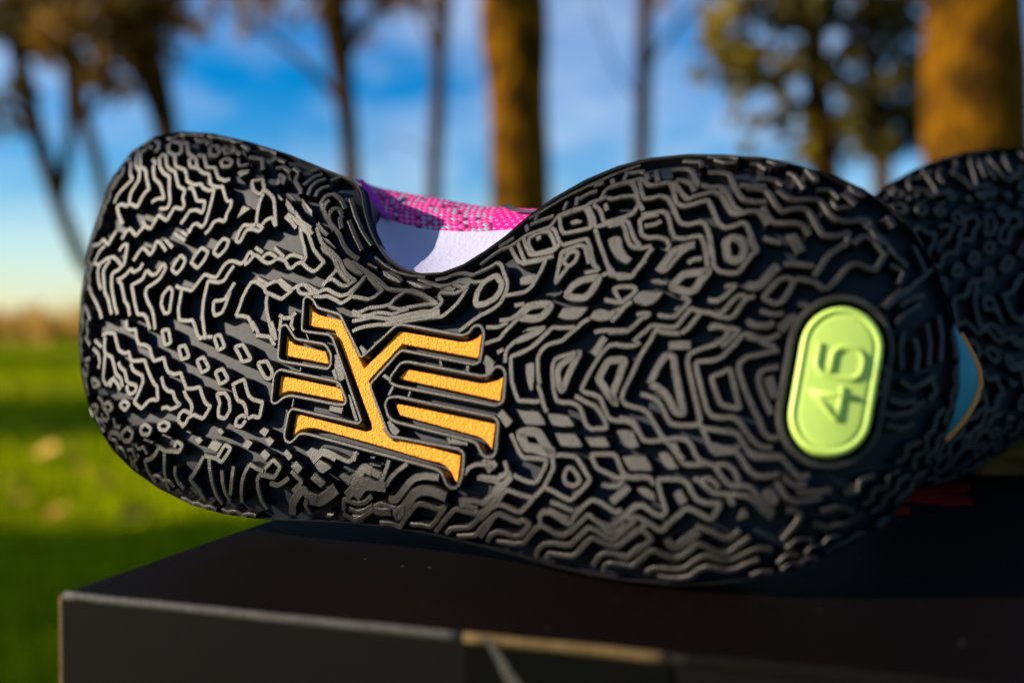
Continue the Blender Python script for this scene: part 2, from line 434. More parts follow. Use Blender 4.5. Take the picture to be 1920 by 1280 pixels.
# tread -------------------------------------------------------------
TREAD = """
@140,240
L 58,47 57,55 52,60 48,68 42,75
L 67,41 66,55 69,61 60,70 55,75 50,82 47,90
L 79,30 79,47 85,50 86,60 89,74 85,76 80,84 75,95 65,90 67,78 72,70 77,62 78,52 73,45 76,28
L 57,115 52,103 50,94 56,91 62,94 65,90
L 97,14 101,17 100,26 96,27
L 93,37 97,42 94,46 95,60 102,67 105,76 107,85 101,84 96,86 92,89
L 101,97 111,96 114,88 113,75 113,58 106,54 102,47 101,36 105,31 109,33 110,45 114,50 120,52 122,62 124,70 132,74 129,84 131,92 129,97 119,95 115,102 110,111 104,107 100,104 95,113 90,121 84,117 81,111
L 127,115 132,108 138,99 146,98 153,102 155,95 156,88 146,87 144,80 141,72 136,72
C 112,20 118,15 126,16 128,22 127,30 119,32 112,28
L 129,17 135,17 136,30 145,36 147,48 154,54 161,55 163,68 170,71 177,70 180,82 183,88 188,87 187,94 182,103 180,112 172,110 166,113 162,121 156,127
L 167,73 164,86 161,98 158,108 156,114 152,119 146,114 141,116 136,126
L 134,53 134,63 142,68 151,67 154,72 161,75 167,73
C 137,37 145,35 147,48 138,46
L 120,33 121,46 132,50 134,56
L 147,32 155,33 158,47 168,47 172,60 180,63 186,61
C 162,22 171,20 174,28 170,33 162,31
C 175,39 183,36 189,40 186,46 177,46
L 148,18 158,15 161,20
@420,240
F 15,53 20,50 31,49 30,54 18,60
C 33,63 46,61 48,72 43,80 35,75
L 48,74 56,80 60,86 61,100 62,118
L 47,78 44,84 41,93 39,105 38,115 43,118 50,110 57,107 61,117
L 38,116 30,117 24,116 19,122 16,130 14,136 19,137 22,131 27,122 34,121 42,124 47,118
F 22,92 33,96 24,102 14,109
F 64,54 69,53 76,58 72,68 64,64
F 63,78 67,80 72,86 69,88 64,84
F 75,78 83,82 87,88 80,86
F 74,83 80,90 85,97 85,106 77,100 73,93
F 93,83 99,90 106,98 106,107 97,101 92,93
L 84,47 88,50 91,53
L 88,56 85,62 88,68 92,74 91,79
L 95,68 101,63 109,57 118,55
L 109,82 112,75 118,71 126,69
L 126,86 121,90 119,97 122,106 128,114 134,121 139,128 143,139 149,147 156,153 162,156
L 142,104 139,108 141,120
L 73,106 80,112 86,120
L 76,103 84,109 90,115 100,120 106,127
L 112,114 116,121 124,128
L 22,19 30,24 27,28
L 11,25 20,31
L 30,34 46,36 46,50
@140,420
L 84,2 78,8 73,14 66,5 61,9 56,18
L 22,26 30,24 34,18 40,25 46,14 50,8
L 24,44 30,32 36,26
L 70,44 76,34 81,28 85,31 90,37 95,30 97,21 101,21 105,26 109,32
L 109,19 117,28
L 53,32 58,25 63,24 61,38 59,48 52,55 46,58 44,62 44,75 46,88 48,98 51,108
L 30,48 38,42 46,39 52,44 56,50
L 42,44 36,52 34,58 35,70 36,82 40,90 42,100 44,108
L 22,46 30,50 27,55 28,68 31,78
L 82,47 78,54 70,58 68,53 62,60 56,65 51,66 56,72 58,82 60,92 64,98 66,110
L 86,55 92,61 97,60 103,52 106,47 109,52 105,60 101,66 93,72 86,76 84,83 87,93 92,102 94,110 96,126
L 86,55 81,66 74,70 68,73 70,84 72,96 75,108 82,108 86,112 88,120 90,126
C 116,54 122,44 127,37 133,43 129,52 122,60
C 139,46 145,36 152,28 160,33 155,43 147,53
C 166,34 172,24 178,17 185,20 181,30 172,39
C 105,85 113,75 117,80 115,92 113,106 107,107 103,96
L 121,74 127,77 134,78 140,80 145,74 150,67 156,60 163,63 170,64 175,56 180,48 186,44 193,45 199,48 204,44 207,38
L 191,50 185,58 179,68 172,70 160,68 157,80 154,95 153,110 155,127 157,138
L 128,79 126,92 124,102 125,115 134,116 141,115 144,122 147,133 152,138
L 192,70 186,80 180,90 174,92 167,92 166,103 168,110 177,106 181,97 186,82
L 119,11 132,20
L 128,9 135,14
L 17,74 20,84 26,95 30,105 32,113
L 11,98 15,104 18,115
@420,420
L 24,48 27,38 31,33 35,37 40,38 46,44 52,47 57,46 63,41 68,42 73,44 77,52 81,53 87,47 93,46 100,53 107,57 112,54 117,48 120,46 113,38 107,30 103,18 100,10 94,6 90,3
L 45,42 50,36 55,35 59,37 63,41
L 73,43 78,38 84,37 91,39 96,42
L 91,5 93,17 96,28 98,40 94,46
L 24,49 30,45 35,38
L 37,28 46,34
L 60,28 72,40
L 14,110 18,100 22,88 27,78 33,69 38,69 44,73 48,76 53,72 60,69 65,68 70,74 76,79 82,78 88,74 96,72 100,76 106,83 113,82 118,79 124,78 132,83 140,86 148,84 154,78 161,72 166,67 168,63
L 48,76 50,82 56,84 62,87 69,90 76,84 82,79
L 88,76 90,82 97,84 104,84 107,83
L 52,84 50,92 51,105 54,118 56,128 58,134 62,138
L 40,65 52,72
L 66,66 80,77
L 97,72 112,81
L 14,110 22,110 29,112 33,120 36,128
C 150,86 156,87 164,88 172,90 180,87 187,81 190,79 183,73 177,66 172,61 167,64 162,72 155,79
L 107,86 115,87 123,86 132,90 140,95 147,91 152,87
L 124,66 130,60 135,54 136,48
L 118,74 124,67 131,66 137,71 142,74 148,74 154,69 158,68 152,64 146,59 142,52 139,44 134,38 128,32 122,28 117,22 114,14 111,4
L 117,26 120,32 127,36 132,42 135,50 139,58 145,65 150,69
F 141,42 150,40 158,50 168,58 166,62 158,60 150,55 144,50
F 115,14 125,17 135,28 134,30 122,22
F 173,46 184,51 183,53 172,48
L 145,42 155,47 165,53 175,60 184,67 192,74
L 66,109 72,113 80,112 86,106
L 82,112 80,122 83,128
L 68,114 67,125 65,128
@140,600
L 62,0 62,10 67,12 73,11 74,22 77,29 85,30 90,33 92,42 95,49 101,47 107,45 109,55 112,62 119,65 127,63 130,72 134,82 142,82 150,80 153,90 156,98 160,102 163,103 158,112 154,118 148,116 143,113 136,117 133,124 128,128
L 33,18 40,15 48,16 50,26 53,36 60,40 65,38 67,48 72,49 84,48 87,58 91,68 95,76 99,80 99,88 100,96 93,95 88,97 84,102 80,106 76,103 71,98 74,93 78,84 82,74 81,66 76,64 70,60 67,52
L 36,20 35,32 36,40 44,44 47,55 49,64 55,70 57,80
L 36,42 35,56 34,64 34,72 38,78 43,72 48,68
L 52,50 54,56 60,61 62,72 65,76 71,77 74,79 72,86 66,89 63,85 62,78
L 104,68 107,80 112,85 118,86 120,94 124,100 127,101 120,105 115,107 110,104 104,106
L 131,84 134,92 139,98 141,105 139,112 131,108 126,112 124,120 128,125 134,124
C 104,12 112,11 115,27 108,30
C 124,32 132,30 137,44 128,47
C 146,48 154,44 161,58 152,63
C 168,62 177,58 184,71 174,77
L 148,22 156,20 165,20
C 167,20 174,17 180,32 172,36
C 170,88 180,87 185,95 186,108 180,118 172,116 172,106 174,100
C 53,102 59,96 65,101 60,108
C 34,102 40,98 45,105 38,112
C 18,104 23,102 27,108 21,114
C 20,70 26,73 30,78 22,80
L 42,80 46,70 52,77 54,84
L 22,34 28,40 30,50 28,58
L 12,20 18,30
L 24,24 32,32
L 4,50 12,48 18,46
@300,600
C 89,32 99,29 109,47 98,50 95,42
C 117,51 128,49 135,62 133,70 127,70 121,60
L 86,78 95,73 101,71 103,80 106,90 111,95 118,97 123,98 121,108 119,117 111,115 105,118
L 88,80 90,88 93,96 100,99 103,106 104,116 98,114 92,118 90,126 97,128 103,120
L 115,18 124,19 132,20 135,27 138,30
L 110,2 116,12 118,18
L 133,2 137,14 139,24
@140,780
C 78,15 84,9 91,15 88,22 80,22
C 100,10 107,6 114,10 109,17 102,16
C 55,22 62,14 69,20 66,30 58,31
L 38,34 40,26 43,20 50,22 54,28
L 100,37 108,42 117,42 124,43 129,35 122,30 119,37
L 100,38 96,46 90,52 83,54 86,64 90,72 96,80
L 107,43 107,55 107,68 110,82 113,90
L 120,60 119,70 123,80 130,88
L 66,48 68,60 73,68
L 76,46 70,56 75,66 80,76
L 49,35 51,45 56,54
L 155,47 161,49 168,50 176,55 183,45 187,38 180,34 175,42 171,49
L 154,48 148,60 142,70 137,76 143,84 150,92 156,102
L 161,52 162,65 165,82 170,96 177,106
L 176,65 177,80 180,92 186,102
L 190,60 188,75 186,95
F 142,27 150,23 154,29 148,35
F 168,16 175,13 180,19 175,24
F 165,27 177,34 170,44 158,38
F 82,26 94,31 93,34 81,29
F 105,20 117,26 115,28 104,23
F 134,16 141,19 139,22 133,19
@400,780
F 53,19 60,12 68,16 62,26
F 60,29 67,23 74,29 67,38
F 33,36 40,26 48,31 41,41
F 54,46 61,38 69,46 62,55
F 82,44 88,38 96,48 90,55
F 91,60 99,52 108,62 101,71
F 115,75 122,66 136,80 129,87
F 0,26 12,33 4,42
C 61,63 71,52 80,61 72,74 60,70
L 43,57 52,63 60,66
L 43,58 38,66 34,78 33,92 34,104
L 72,74 55,70 52,76 53,88 57,102 64,112
L 93,66 100,73 106,79 99,87 95,91
L 67,81 76,84 83,80 90,74
L2.2 147,87 138,95 126,103 115,100
L1.7 124,100 113,95 107,88 101,95 95,105 95,118
L 112,100 110,108 116,118
F 120,58 127,51 140,58 143,62 131,70 125,66
L1.6 118,54 124,48 130,42 140,46 147,50
F 108,44 118,36 128,40 119,54
L 147,48 163,55 173,43
F 149,72 155,67 168,73 163,84
L1.8 163,80 172,72 180,62 190,66
L1.8 160,96 170,86 180,78 190,82
L 156,114 156,100 166,104 174,106 182,104 190,96
L 162,112 172,116 182,114 191,108
L 155,118 168,125 178,122 192,112
F 136,117 145,118 142,123 135,122
@660,480
C 44,60 50,52 58,46 64,42 72,42 82,45 92,50 103,57 94,57 80,59 68,61 60,63 52,63
L 0,66 6,68 12,66 20,62 30,61 38,60 44,58
L 0,70 10,72 20,71 28,68 38,68 48,70 58,66 68,63
L 0,78 12,76 24,73 34,74 46,76 58,72 70,69 84,66 94,66 104,60 108,54 104,48 106,43 114,44 124,44 131,41 139,36
L 139,36 133,46 126,56 118,64 108,72 95,73 80,75 68,77 56,79 44,82 30,82 16,84 6,87 0,90
L1.7 40,78 54,75 66,72 80,70 96,70 105,67
L 0,6 12,14 24,22 34,30 42,38 54,40 66,40 78,42 86,46
F 36,16 48,17 58,22 63,28 58,31 46,27 38,22
F 64,28 76,30 90,34 96,36 86,38 74,35
L 80,26 96,32 106,35 118,33 128,28 138,27 146,31 156,30 164,26
F 104,40 116,35 126,37 122,42
C 121,34 130,30 142,32 134,37
C1.4 150,44 156,34 164,27 173,23 180,32 178,42 171,51 160,57 150,59 148,54
L 100,27 112,25 124,20 134,19 144,22 154,18 166,12 174,7 179,10 182,20 186,30 186,38 183,46 178,56 168,64 156,70 146,76 136,84 128,90
L0.6 28,0 40,10 54,18 70,22 86,24 100,21 120,14 140,4 146,0
F 20,7 32,13 30,15 19,9
@660,820
L 4,17 2,28
L 44,27 40,40 35,52 28,58
L 36,54 40,59 46,48 54,40 62,34 66,31
F 21,22 28,22 27,26 20,25
F 21,29 36,34 33,36 19,33
L1.5 2,54 10,44 16,35 26,42 34,46
L 10,54 18,50 26,54
L1.9 4,72 14,58 26,58 40,60
L1.4 44,74 52,76 60,66 68,55 76,48 88,46 104,48
L1.9 56,94 66,80 74,68 82,64 94,64 104,68 112,72
F 82,62 100,58 106,70 112,73 98,72 84,70
C 50,92 56,86 62,82 60,94 54,99
L 0,96 10,97 18,90 26,84 34,80 44,84 52,86
L1.7 26,88 36,90 46,90
L 27,94 25,104
L 33,103 46,104 58,108 62,100 68,92 76,82 82,80 92,83 104,87 112,84 106,92 100,102 94,108 84,106 70,105
L 100,114 108,104 116,94 124,86 134,89 146,92 156,90 164,84 172,74 180,62 188,52 192,48
L 130,83 134,81 150,86
L 128,76 146,76 158,80 166,72 176,53 160,50 150,48
L 176,46 184,44 186,38 183,28
L 134,44 140,36 148,32 158,32 166,36
F 152,30 160,27 167,38 156,36
L 113,116 118,110 128,109 140,109 148,102 156,92
L 126,119 138,119 148,118 158,106 166,98 174,92 184,96 192,100
@900,300
L0.6 0,112 20,97 40,83 60,68 80,56 100,44 120,34 140,25 160,16 176,10 192,5
L 0,125 14,114 26,106 34,104 44,98 52,92 60,88 72,84 84,80 90,72 94,66 104,62 116,58 126,56 134,50 142,48 152,44
L 145,46 150,36 154,33 166,29 178,26 186,28
L 44,97 48,108 52,118 54,122 64,120 76,118 88,115
L 36,104 40,112 46,122 54,124
C 58,93 72,86 82,85 86,92 90,102 88,106 74,110 64,112 58,102
L 52,92 54,100 60,114 72,113 86,110 92,105 96,100
F 66,91 74,89 74,95 67,98
L 84,80 90,84 94,96 98,102 112,98 128,94 132,104 134,116 138,128
C 95,68 110,62 126,57 130,64 134,80 130,82 116,85 100,88 97,82
F 106,74 116,70 124,72 122,76 110,79
L 130,56 136,68 138,80 148,78 160,75 172,72 178,74 182,86 186,96 192,103
L 138,82 142,96 148,112 152,124 162,138 168,142 182,139 190,129 198,120
L 136,52 144,60 148,72 150,75 160,72 174,68 184,64 188,56 192,50
L 150,52 152,60
L 152,44 158,46 170,43 184,42 190,46
L 95,128 98,120 97,111 108,106 120,102 126,104 128,112 131,124
C 100,122 106,112 114,108 118,112 114,122 106,128
F 152,95 162,90 170,92 172,104 178,114 184,118 176,126 164,120 156,108
L 104,50 100,60
L 116,44 115,54
L 68,66 66,72
L 55,78 57,85
L 60,76 76,70 88,66
L 22,102 30,98 40,92
L 14,104 18,110
L 160,28 158,22
L 172,24 176,16
L 118,46 132,38 140,36
L 136,30 148,26
@1140,280
L 0,45 14,40 28,37 38,34 44,36 48,42 56,42 66,40 74,38 78,46 80,56 82,64 90,68 100,66 112,62 120,60 124,68 128,78 132,88 140,94 150,92 162,87 168,92 172,104 176,114 180,122
L 30,40 34,50 36,62 42,73
L 38,38 40,50 43,59 52,58 62,55 72,58 76,66 80,74 84,84 88,89 98,90 108,87 116,88 121,100 122,112 122,128
L 40,78 52,77 64,74 70,76 74,86 76,98 80,106 92,107 104,104 112,104 115,112 118,124
L 60,78 48,80 38,84 40,102 48,106 60,105 70,108 74,116 70,122
L 44,92 56,90 64,86
L 0,92 10,90 16,88 20,94 22,104 26,114 32,118 42,118 52,116
L 80,38 82,42 86,48 92,56 96,60 104,56 116,53 126,50 136,54 142,66 148,76 156,78 168,74 180,74 186,80 192,90
L 82,36 90,36 100,40 104,50
F 98,26 106,26 112,40 108,48 102,38
L 46,28 48,36
L 58,24 60,38
L 20,28 38,25 44,26
L 76,24 84,22 96,22 104,26
L 90,12 112,13 113,20
L 112,42 124,45 134,44 140,48 146,58 152,70 160,74
L 120,26 134,26 146,28 152,42 158,54 164,60 176,62 190,62
L 158,42 172,43 190,43
L 104,116 96,118 88,124 80,132 74,140 68,146 62,145
@880,460
L 42,60 54,58 66,56 74,50 80,40 86,30 90,20 92,16 84,18 74,20 64,22
F 60,38 72,34 81,33 78,44 70,48 60,48
C 110,10 120,6 130,8 128,18 118,26 110,36 103,46 106,30
L 140,0 144,10 148,22 156,29 148,31 138,33
C1.5 116,60 124,48 134,42 148,39 156,38 152,46 146,56 138,63 126,63
L 156,38 164,33 176,34 192,36
F 90,59 96,57 106,59 112,54 110,60 102,62
C1.6 58,86 66,78 74,72 88,70 98,71 94,78 86,86 76,88
F 104,86 112,74 124,73 144,73 138,82 130,89 116,90
L 58,88 50,96 42,104 36,112 30,114 18,118
L 20,98 34,98 46,92
F 142,88 148,78 156,75 170,78 182,72 188,70 178,80 168,90 156,92
L 144,88 136,92 128,100 120,106 112,114 100,117 92,120 86,126 82,134 82,150 84,166
L 126,98 110,99 100,98 92,106 84,114 78,120 70,125 60,130 50,133
L 36,90 50,88 58,82 66,74 72,70
L 54,72 66,70
F 62,104 70,98 90,95 94,96 86,104 70,104
L 56,116 68,112 78,107 84,104 90,98
L 150,104 160,102 176,102 192,102
L 162,65 176,68 184,68 190,62
@1140,440
L 0,36 2,48 10,49 20,50 28,51 34,42 42,32 48,22 54,16
L1.5 60,44 66,36 72,28 78,20 88,16 98,13 104,12
L 112,2 116,14 118,26 120,38
L 122,0 124,14 126,28 127,38 134,44 146,46 156,46 162,38 168,30 174,22 180,20 172,12 170,2
C1.5 141,8 150,3 160,6 164,16 162,26 154,32 144,28
C1.5 76,63 82,56 90,48 100,46 114,45 122,42 112,54 104,66 96,69 86,66
L 112,28 100,30 96,34
F 28,78 36,68 44,66 56,68 68,68 62,76 54,84 44,86 32,82
L 28,80 20,86 12,96 4,104
F 50,54 60,52 72,56 74,60 64,61 52,59
C 6,64 16,62 30,62 34,66 26,74 16,82
L 60,96 70,98 80,98 86,92 92,86 98,78 88,74
F 78,88 86,84 88,87 80,94
L 100,88 94,94 88,102 82,110 76,111 66,110 54,108 50,110 44,116 36,122 30,128
L 88,118 96,112 104,102 112,92 104,90 98,88
L 56,112 62,116 76,118 86,118
L 112,92 124,94 134,98 146,100 152,96 160,84 166,76 176,74
L 132,97 142,88 150,78 158,72 166,74
L 120,78 130,80 140,74 148,66 154,60 140,62
L 120,112 132,110 146,112 158,114 152,120 144,128 136,134
L 164,62 178,61 186,58 191,50
L 168,104 180,108 192,108
L 0,117 12,116 22,116 28,112 36,104 40,100 46,98 50,94 40,94 34,96
@900,620
L 82,0 76,6 68,14 60,21 48,26 37,31 37,45 38,60 42,74 46,84 56,84 66,85 72,84 
F 54,40 60,37 66,38 66,54 64,72 60,73 56,62 54,50
L 69,64 71,70 74,80 77,92 80,97
L 114,26 104,29 96,31 90,34 87,42 87,58 89,74 92,84 100,86 110,86 118,90 122,96 124,104 128,114 134,118 144,117 152,117 150,108 144,98 138,90 128,86 118,80 114,78
C1.4 94,44 100,38 110,32 120,25 114,36 108,48 103,60 98,73 94,62 92,52
L 192,14 184,18 172,18 162,16 154,18 148,24 142,32 136,42 130,52 125,62 121,70 126,74 136,76 144,80 148,90 152,100 156,106 166,108 176,108 184,112 190,122
L1.5 150,8 144,16 140,24 136,28
C1.5 142,58 148,46 154,36 162,35 174,35 170,46 166,58 162,68 158,78 164,88 154,76 148,66
F 42,93 52,95 70,96 76,104 80,113 68,114 54,113 48,104
F 80,98 94,99 106,101 112,110 114,115 100,116 86,114 82,106
L 30,38 30,30 32,22 40,14 50,8 60,4 68,2
L 20,26 28,22
F 5,38 16,33 18,40 12,52 6,54
@1160,600
L 44,12 38,24 30,36 24,46 18,60 12,72 6,84 3,94 8,101 18,104 28,106 36,112 40,120 46,130 52,140 58,144
L1.4 37,76 42,66 48,54 56,42 66,44 67,56 70,72 74,92 78,112 68,110 62,98 56,88 46,80 38,77
L 26,88 36,91 46,96 52,104 56,114 62,124 74,126 92,126 98,122 96,112 92,96 88,78 84,60 82,48 85,40 94,36 106,32 118,28 126,22 132,14 138,8
L1.6 60,31 70,30 86,30
L 110,6 122,7 134,12
L 92,50 94,62 98,78 102,94 106,108 112,115 124,117 136,116 146,122 154,135 162,145 172,152 184,153
L 92,50 102,49 114,48 124,44 132,36 140,28 148,18 154,16 164,20 176,28 188,32
C 111,68 122,64 134,58 136,68 140,84 144,100 146,106 132,104 122,100 118,90 114,78
L 192,36 182,38 166,42 154,44 146,50 144,58 148,72 154,88 162,106 170,122 174,134 182,141 192,141
L 192,56 178,58 170,62 168,72 172,86 178,100 184,112
L1.6 180,68 184,80 190,92
L 155,4 168,8 180,6 186,2
@900,780
C1.8 47,20 60,18 70,20 76,30 82,40 88,45 76,42 64,38 56,38 52,30
F 88,19 100,20 114,20 120,28 124,37 110,38 96,36 92,28
F 124,24 138,25 150,24 156,34 157,37 146,38 132,37
F 162,16 172,15 184,17 188,28 192,36 182,40 172,36
L 37,21 42,32 46,42 52,50 62,50 72,51 80,52 78,60 74,68 70,76 66,80 56,78 46,74 40,70
C 86,48 96,46 114,48 120,56 126,66 132,76 124,86 116,94 108,101 98,96 88,90 76,85 82,74 88,62
C 104,62 110,62 116,70 120,78 112,84 102,80 100,72
L 30,55 33,66 36,70 32,76 24,84 18,92 10,98 0,106
L 0,72 14,74 24,74 30,70
L 76,86 70,92 64,98 60,104 54,110 48,116 40,113 30,108 22,106 14,110 6,118 0,124
L 20,104 26,94 32,88 42,92 54,96 62,98
C 132,46 146,45 162,46 166,56 170,66 176,72 164,74 152,68 140,62 136,54
L 176,72 184,74 192,74
F 170,49 182,47 192,48 192,66 180,66 174,58
L 146,82 156,84 166,84 172,76
L 84,103 94,106 102,110 112,114
L 70,124 74,116 84,116 94,120 104,126
L 110,124 118,114 126,106 134,100 144,103 154,110 164,116 170,112
L1.5 158,102 168,94 178,84
@1160,780
L 0,2 10,3 18,6 22,14 26,22 30,29 40,30 54,28 60,32 68,42 74,52 80,58 92,58 108,57 116,60 122,70 130,80 138,84 150,83 160,86 168,96 176,108 186,116
L 58,28 70,26 82,28 88,36 92,46 98,54 106,56
L 98,10 102,18 106,28 110,38 116,44 126,44 140,42 146,48 152,58 158,66 166,72 178,72 192,70
L 100,14 112,16 126,18 140,20 146,26 152,36 158,46 166,50 178,50 192,50
L 112,34 124,38 138,39 146,36
L 66,32 72,46 78,52
L 116,58 130,58 138,64 144,76 142,82
F 46,44 58,42 64,48 70,58 74,63 62,65 54,60
F 2,48 16,46 32,47 38,56 42,66 28,66 12,64
L 8,74 22,72 38,74 42,82
L 46,76 58,75 76,76 84,82 88,92 94,100 104,104 122,105 118,114 112,124 106,122 96,116 88,112 82,110 76,114 70,120 62,126
L 47,78 50,92 54,104 57,114 52,120 44,118 36,112 28,106 22,108 14,114 6,122 0,126
L1.6 70,90 74,98 78,104
L 90,74 98,78 106,86 114,92 128,93
L 100,76 108,74 116,80 120,86
F 20,86 30,84 42,90 46,102 36,100 26,94
L 132,96 138,106
F 146,112 152,110 158,120 150,124 142,126
L 128,94 142,94 156,96 166,104 174,114 184,122
C 176,90 184,92 190,100 186,106 178,98
@900,920
L 0,56 6,48 12,38 18,30 24,28 34,33 44,38 52,36 56,38 60,41 54,48 48,55 40,56 30,52 20,50 12,54 9,62
L 20,62 30,63 42,65 52,64 58,56 66,46 73,42 82,47 90,52 100,54 108,50 116,42 124,34 130,28 136,34 146,40 156,43 164,38 172,30 180,22 188,16
L 67,80 69,72 76,65 88,64 100,66 108,66 116,58 124,50 130,44 140,48 152,56 160,60 168,52 178,42 186,36
F 138,38 148,42 158,45 168,40 174,34 176,40 168,49 160,56 150,52
L 79,82 82,76 96,78 110,80 118,74 126,64 134,57 142,60 154,66 164,68 172,62 182,54 192,47 200,38
L 72,40 71,30 76,24 84,26 94,33 104,40 110,38 114,28 118,20
L 82,22 96,30 106,34
L 134,100 136,90 142,80 150,76 164,78 178,80 186,72 192,67
L 148,98 150,90 156,88 170,90 182,92 192,84
L0.6 95,88 110,95 124,98 133,100
@1160,920
L 8,60 16,52 24,46 32,50 40,58 34,64 26,70 18,76 10,82 0,80
L 26,84 36,74 42,72 54,78 66,82 76,80 86,72 94,64 102,66 112,72 122,76 132,76 142,68 150,62 158,57
L 28,108 34,98 42,94 56,95 70,96 80,94 90,86 100,80 110,80 122,84 134,85 146,80 158,74 170,70 184,72
L 46,104 60,106 74,106 86,104 96,96 106,92 118,94 130,97 142,95 154,89 168,84
L 10,34 20,31 28,34 38,40 46,46 52,48 60,40 68,32 76,26
L1.5 58,58 62,66 70,68 78,62 86,56 96,49
L 92,42 102,46 114,50 124,56 132,58 140,54 146,48
@1400,280
L 0,46 14,46 24,48 30,56 36,66 44,74 54,71 66,70 74,72 80,80 86,92 92,102 104,104 116,102 124,98 122,112 112,118 102,124 96,130 90,140 82,152
L 20,68 26,80 32,88 46,88 62,88 70,92 76,102
L 38,48 44,52 52,58 60,60 74,59 88,60 94,66 100,76 108,83 120,86 136,85 148,84 152,98 158,106 164,114
L 50,26 58,30 66,40 70,46
F 68,22 76,22 88,32 88,38 80,36
F 121,42 130,42 146,56 138,57 126,50
L1.5 116,52 124,58 132,65
L 4,16 14,16 24,22
L 12,35 24,34 36,36 44,42
F 166,80 174,78 182,90 176,94
L 20,106 32,110 42,112
F 46,102 60,100 68,112 72,122 60,126 54,116
@1400,460
L1.6 0,48 12,49 20,44 28,34 38,24
C 20,62 30,50 40,40 48,38 58,42 52,54 44,66 36,70 26,66
L 58,41 64,40 76,42 84,44 94,52 100,50 108,42 116,32 124,24 134,21 146,26 156,29 162,20 168,10 174,2
L 44,22 58,22 70,23 80,24
L 0,90 12,95 24,98 32,94
L1.6 40,102 48,94 54,88 60,86
L 16,78 30,82 44,82
L 0,110 14,112 28,112 40,106
L 166,74 176,64 188,54
L 62,70 74,72
@1400,820
L 0,14 10,20 24,22 40,22 48,30 56,40 64,48 76,46
L 44,46 52,54 60,58 72,56
L 36,52 42,62 48,72 60,78 74,76 90,72
L 60,66 74,66 90,66 102,64
L 48,88 58,88 66,92 62,102 54,112 44,124
F 168,94 174,96 160,110 154,106
L 90,90 110,84 130,90
L 80,104 100,110 120,104 140,92
@1600,360
L 6,30 22,44 40,60 52,76 66,88
L 0,62 14,52 26,58 40,76
L 74,64 82,80 90,100
L 66,118 82,104 96,92
L 58,136 70,128 86,124
@1600,560
L 40,10 54,0 70,-10
L 52,30 66,16 82,6 
L 62,40 58,60 60,84
L 76,48 80,66 76,88
L 90,30 94,52 92,80
L 104,20 108,44 106,76
L 58,98 72,108 88,100 98,92
L 44,120 60,126 76,122
L 30,136 50,140 70,136 86,122
L 94,96 102,110 92,122
L 40,152 60,156 74,150
@420,240
L 100,80 104,70 112,63 122,60
L 118,98 116,88 122,80 132,78 140,84 146,96
L 132,122 127,114 125,104 130,96 138,96 142,103
L 150,62 138,58 128,62
L 84,100 92,112 104,120
L 66,60 64,68
L 150,110 158,130 166,146
L 152,84 158,104 167,124 178,140
L 56,40 64,36 74,40
L 62,48 72,46 80,52
L 104,52 114,48 124,50
"""
items = []
ox = oy = 0
for ln in TREAD.strip().splitlines():
    ln = ln.strip()
    if not ln:
        continue
    if ln[0] == '@':
        ox, oy = (int(a) for a in ln[1:].split(','))
        continue
    head, *pp = ln.split()
    kind = head[0]
    wm = float(head[1:]) if len(head) > 1 else 1.0
    px = np.array([[float(c) for c in p.split(',')] for p in pp]) * 1.5625 + [ox, oy]
    items.append((kind, wm, px))

# short zigzag ridges wrapping over the heel's rounded edge
def edge_ridges(seg, lanes):
    L = np.concatenate(([0], np.cumsum(np.linalg.norm(np.diff(seg, axis=0), axis=1))))
    tot = L[-1]
    for lane, (dd, amp) in enumerate(lanes):
        t = 0.002 * lane
        while t < tot - 0.006:
            ln_ = R.uniform(0.008, 0.024)
            k = max(4, int(ln_ / 0.0026))
            pts = []
            for i in range(k + 1):
                tt = min(t + ln_ * i / k, tot - 1e-5)
                p = np.array((np.interp(tt, L, seg[:, 0]), np.interp(tt, L, seg[:, 1])))
                p2 = np.array((np.interp(min(tt + .002, tot), L, seg[:, 0]), np.interp(min(tt + .002, tot), L, seg[:, 1])))
                tg = (p2 - p) / (np.linalg.norm(p2 - p) + 1e-9)
                inn = np.array((tg[1], -tg[0]))
                off = dd + amp * (1 if i % 2 else -1) * R.uniform(.4, 1.0) + R.uniform(0, .0004)
                pts.append(p + inn * max(off, 0.00005))
            yield np.array(pts)
            t += ln_ + R.uniform(0.0012, 0.003)

BASE_W = 0.00150
NAME = {'L': 'tread_ridge', 'C': 'tread_ring', 'F': 'tread_block'}
built = []
for idx, (kind, wm, px) in enumerate(items):
    h = R.uniform(-0.00022, 0.00002)
    q = cast(px)
    wm = wm * float(np.interp(px[:, 0].mean(), [420, 950], [1.26, 1.14]))
    if kind == 'L':
        path = round_path(q, False, 0.00055)
    else:
        path = round_path(q, True, 0.0006 if kind == 'C' else 0.0005)
    dd = edge_dist(path)
    if kind == 'L':
        # keep only the run that lies on the sole
        ok = np.where(dd > 0.0003)[0]
        if len(ok) < 2:
            continue
        path = path[ok[0]:ok[-1] + 1]
    elif dd.min() < 0.0001:
        path = path + 0
    size = np.linalg.norm(np.diff(path, axis=0), axis=1).sum()
    if kind == 'F':
        g = block_geo(path, h)
        g = (g[0], g[1], [1] * len(path) + [0] * (len(path) + 1))
    else:
        g = ridge_geo(path, kind == 'C', BASE_W * wm, h)
        g = (g[0], g[1], list(ridge_geo.idx))
    built.append((kind, size, g))
far_uv = cast(np.concatenate([px for k_, w_, px in items if k_ != 'F' and px[:, 0].min() < 420]))
near_uv = np.concatenate([round_path(cast(px), False, 0.0005) for k_, w_, px in items if px[:, 0].max() > 1000] + [cast(stadium(BA, BB, r_)) for r_ in (20, 50, 80, 100, 112)])
far_uv = np.concatenate([round_path(cast(px), False, 0.0005) for k_, w_, px in items if px[:, 0].min() < 520])
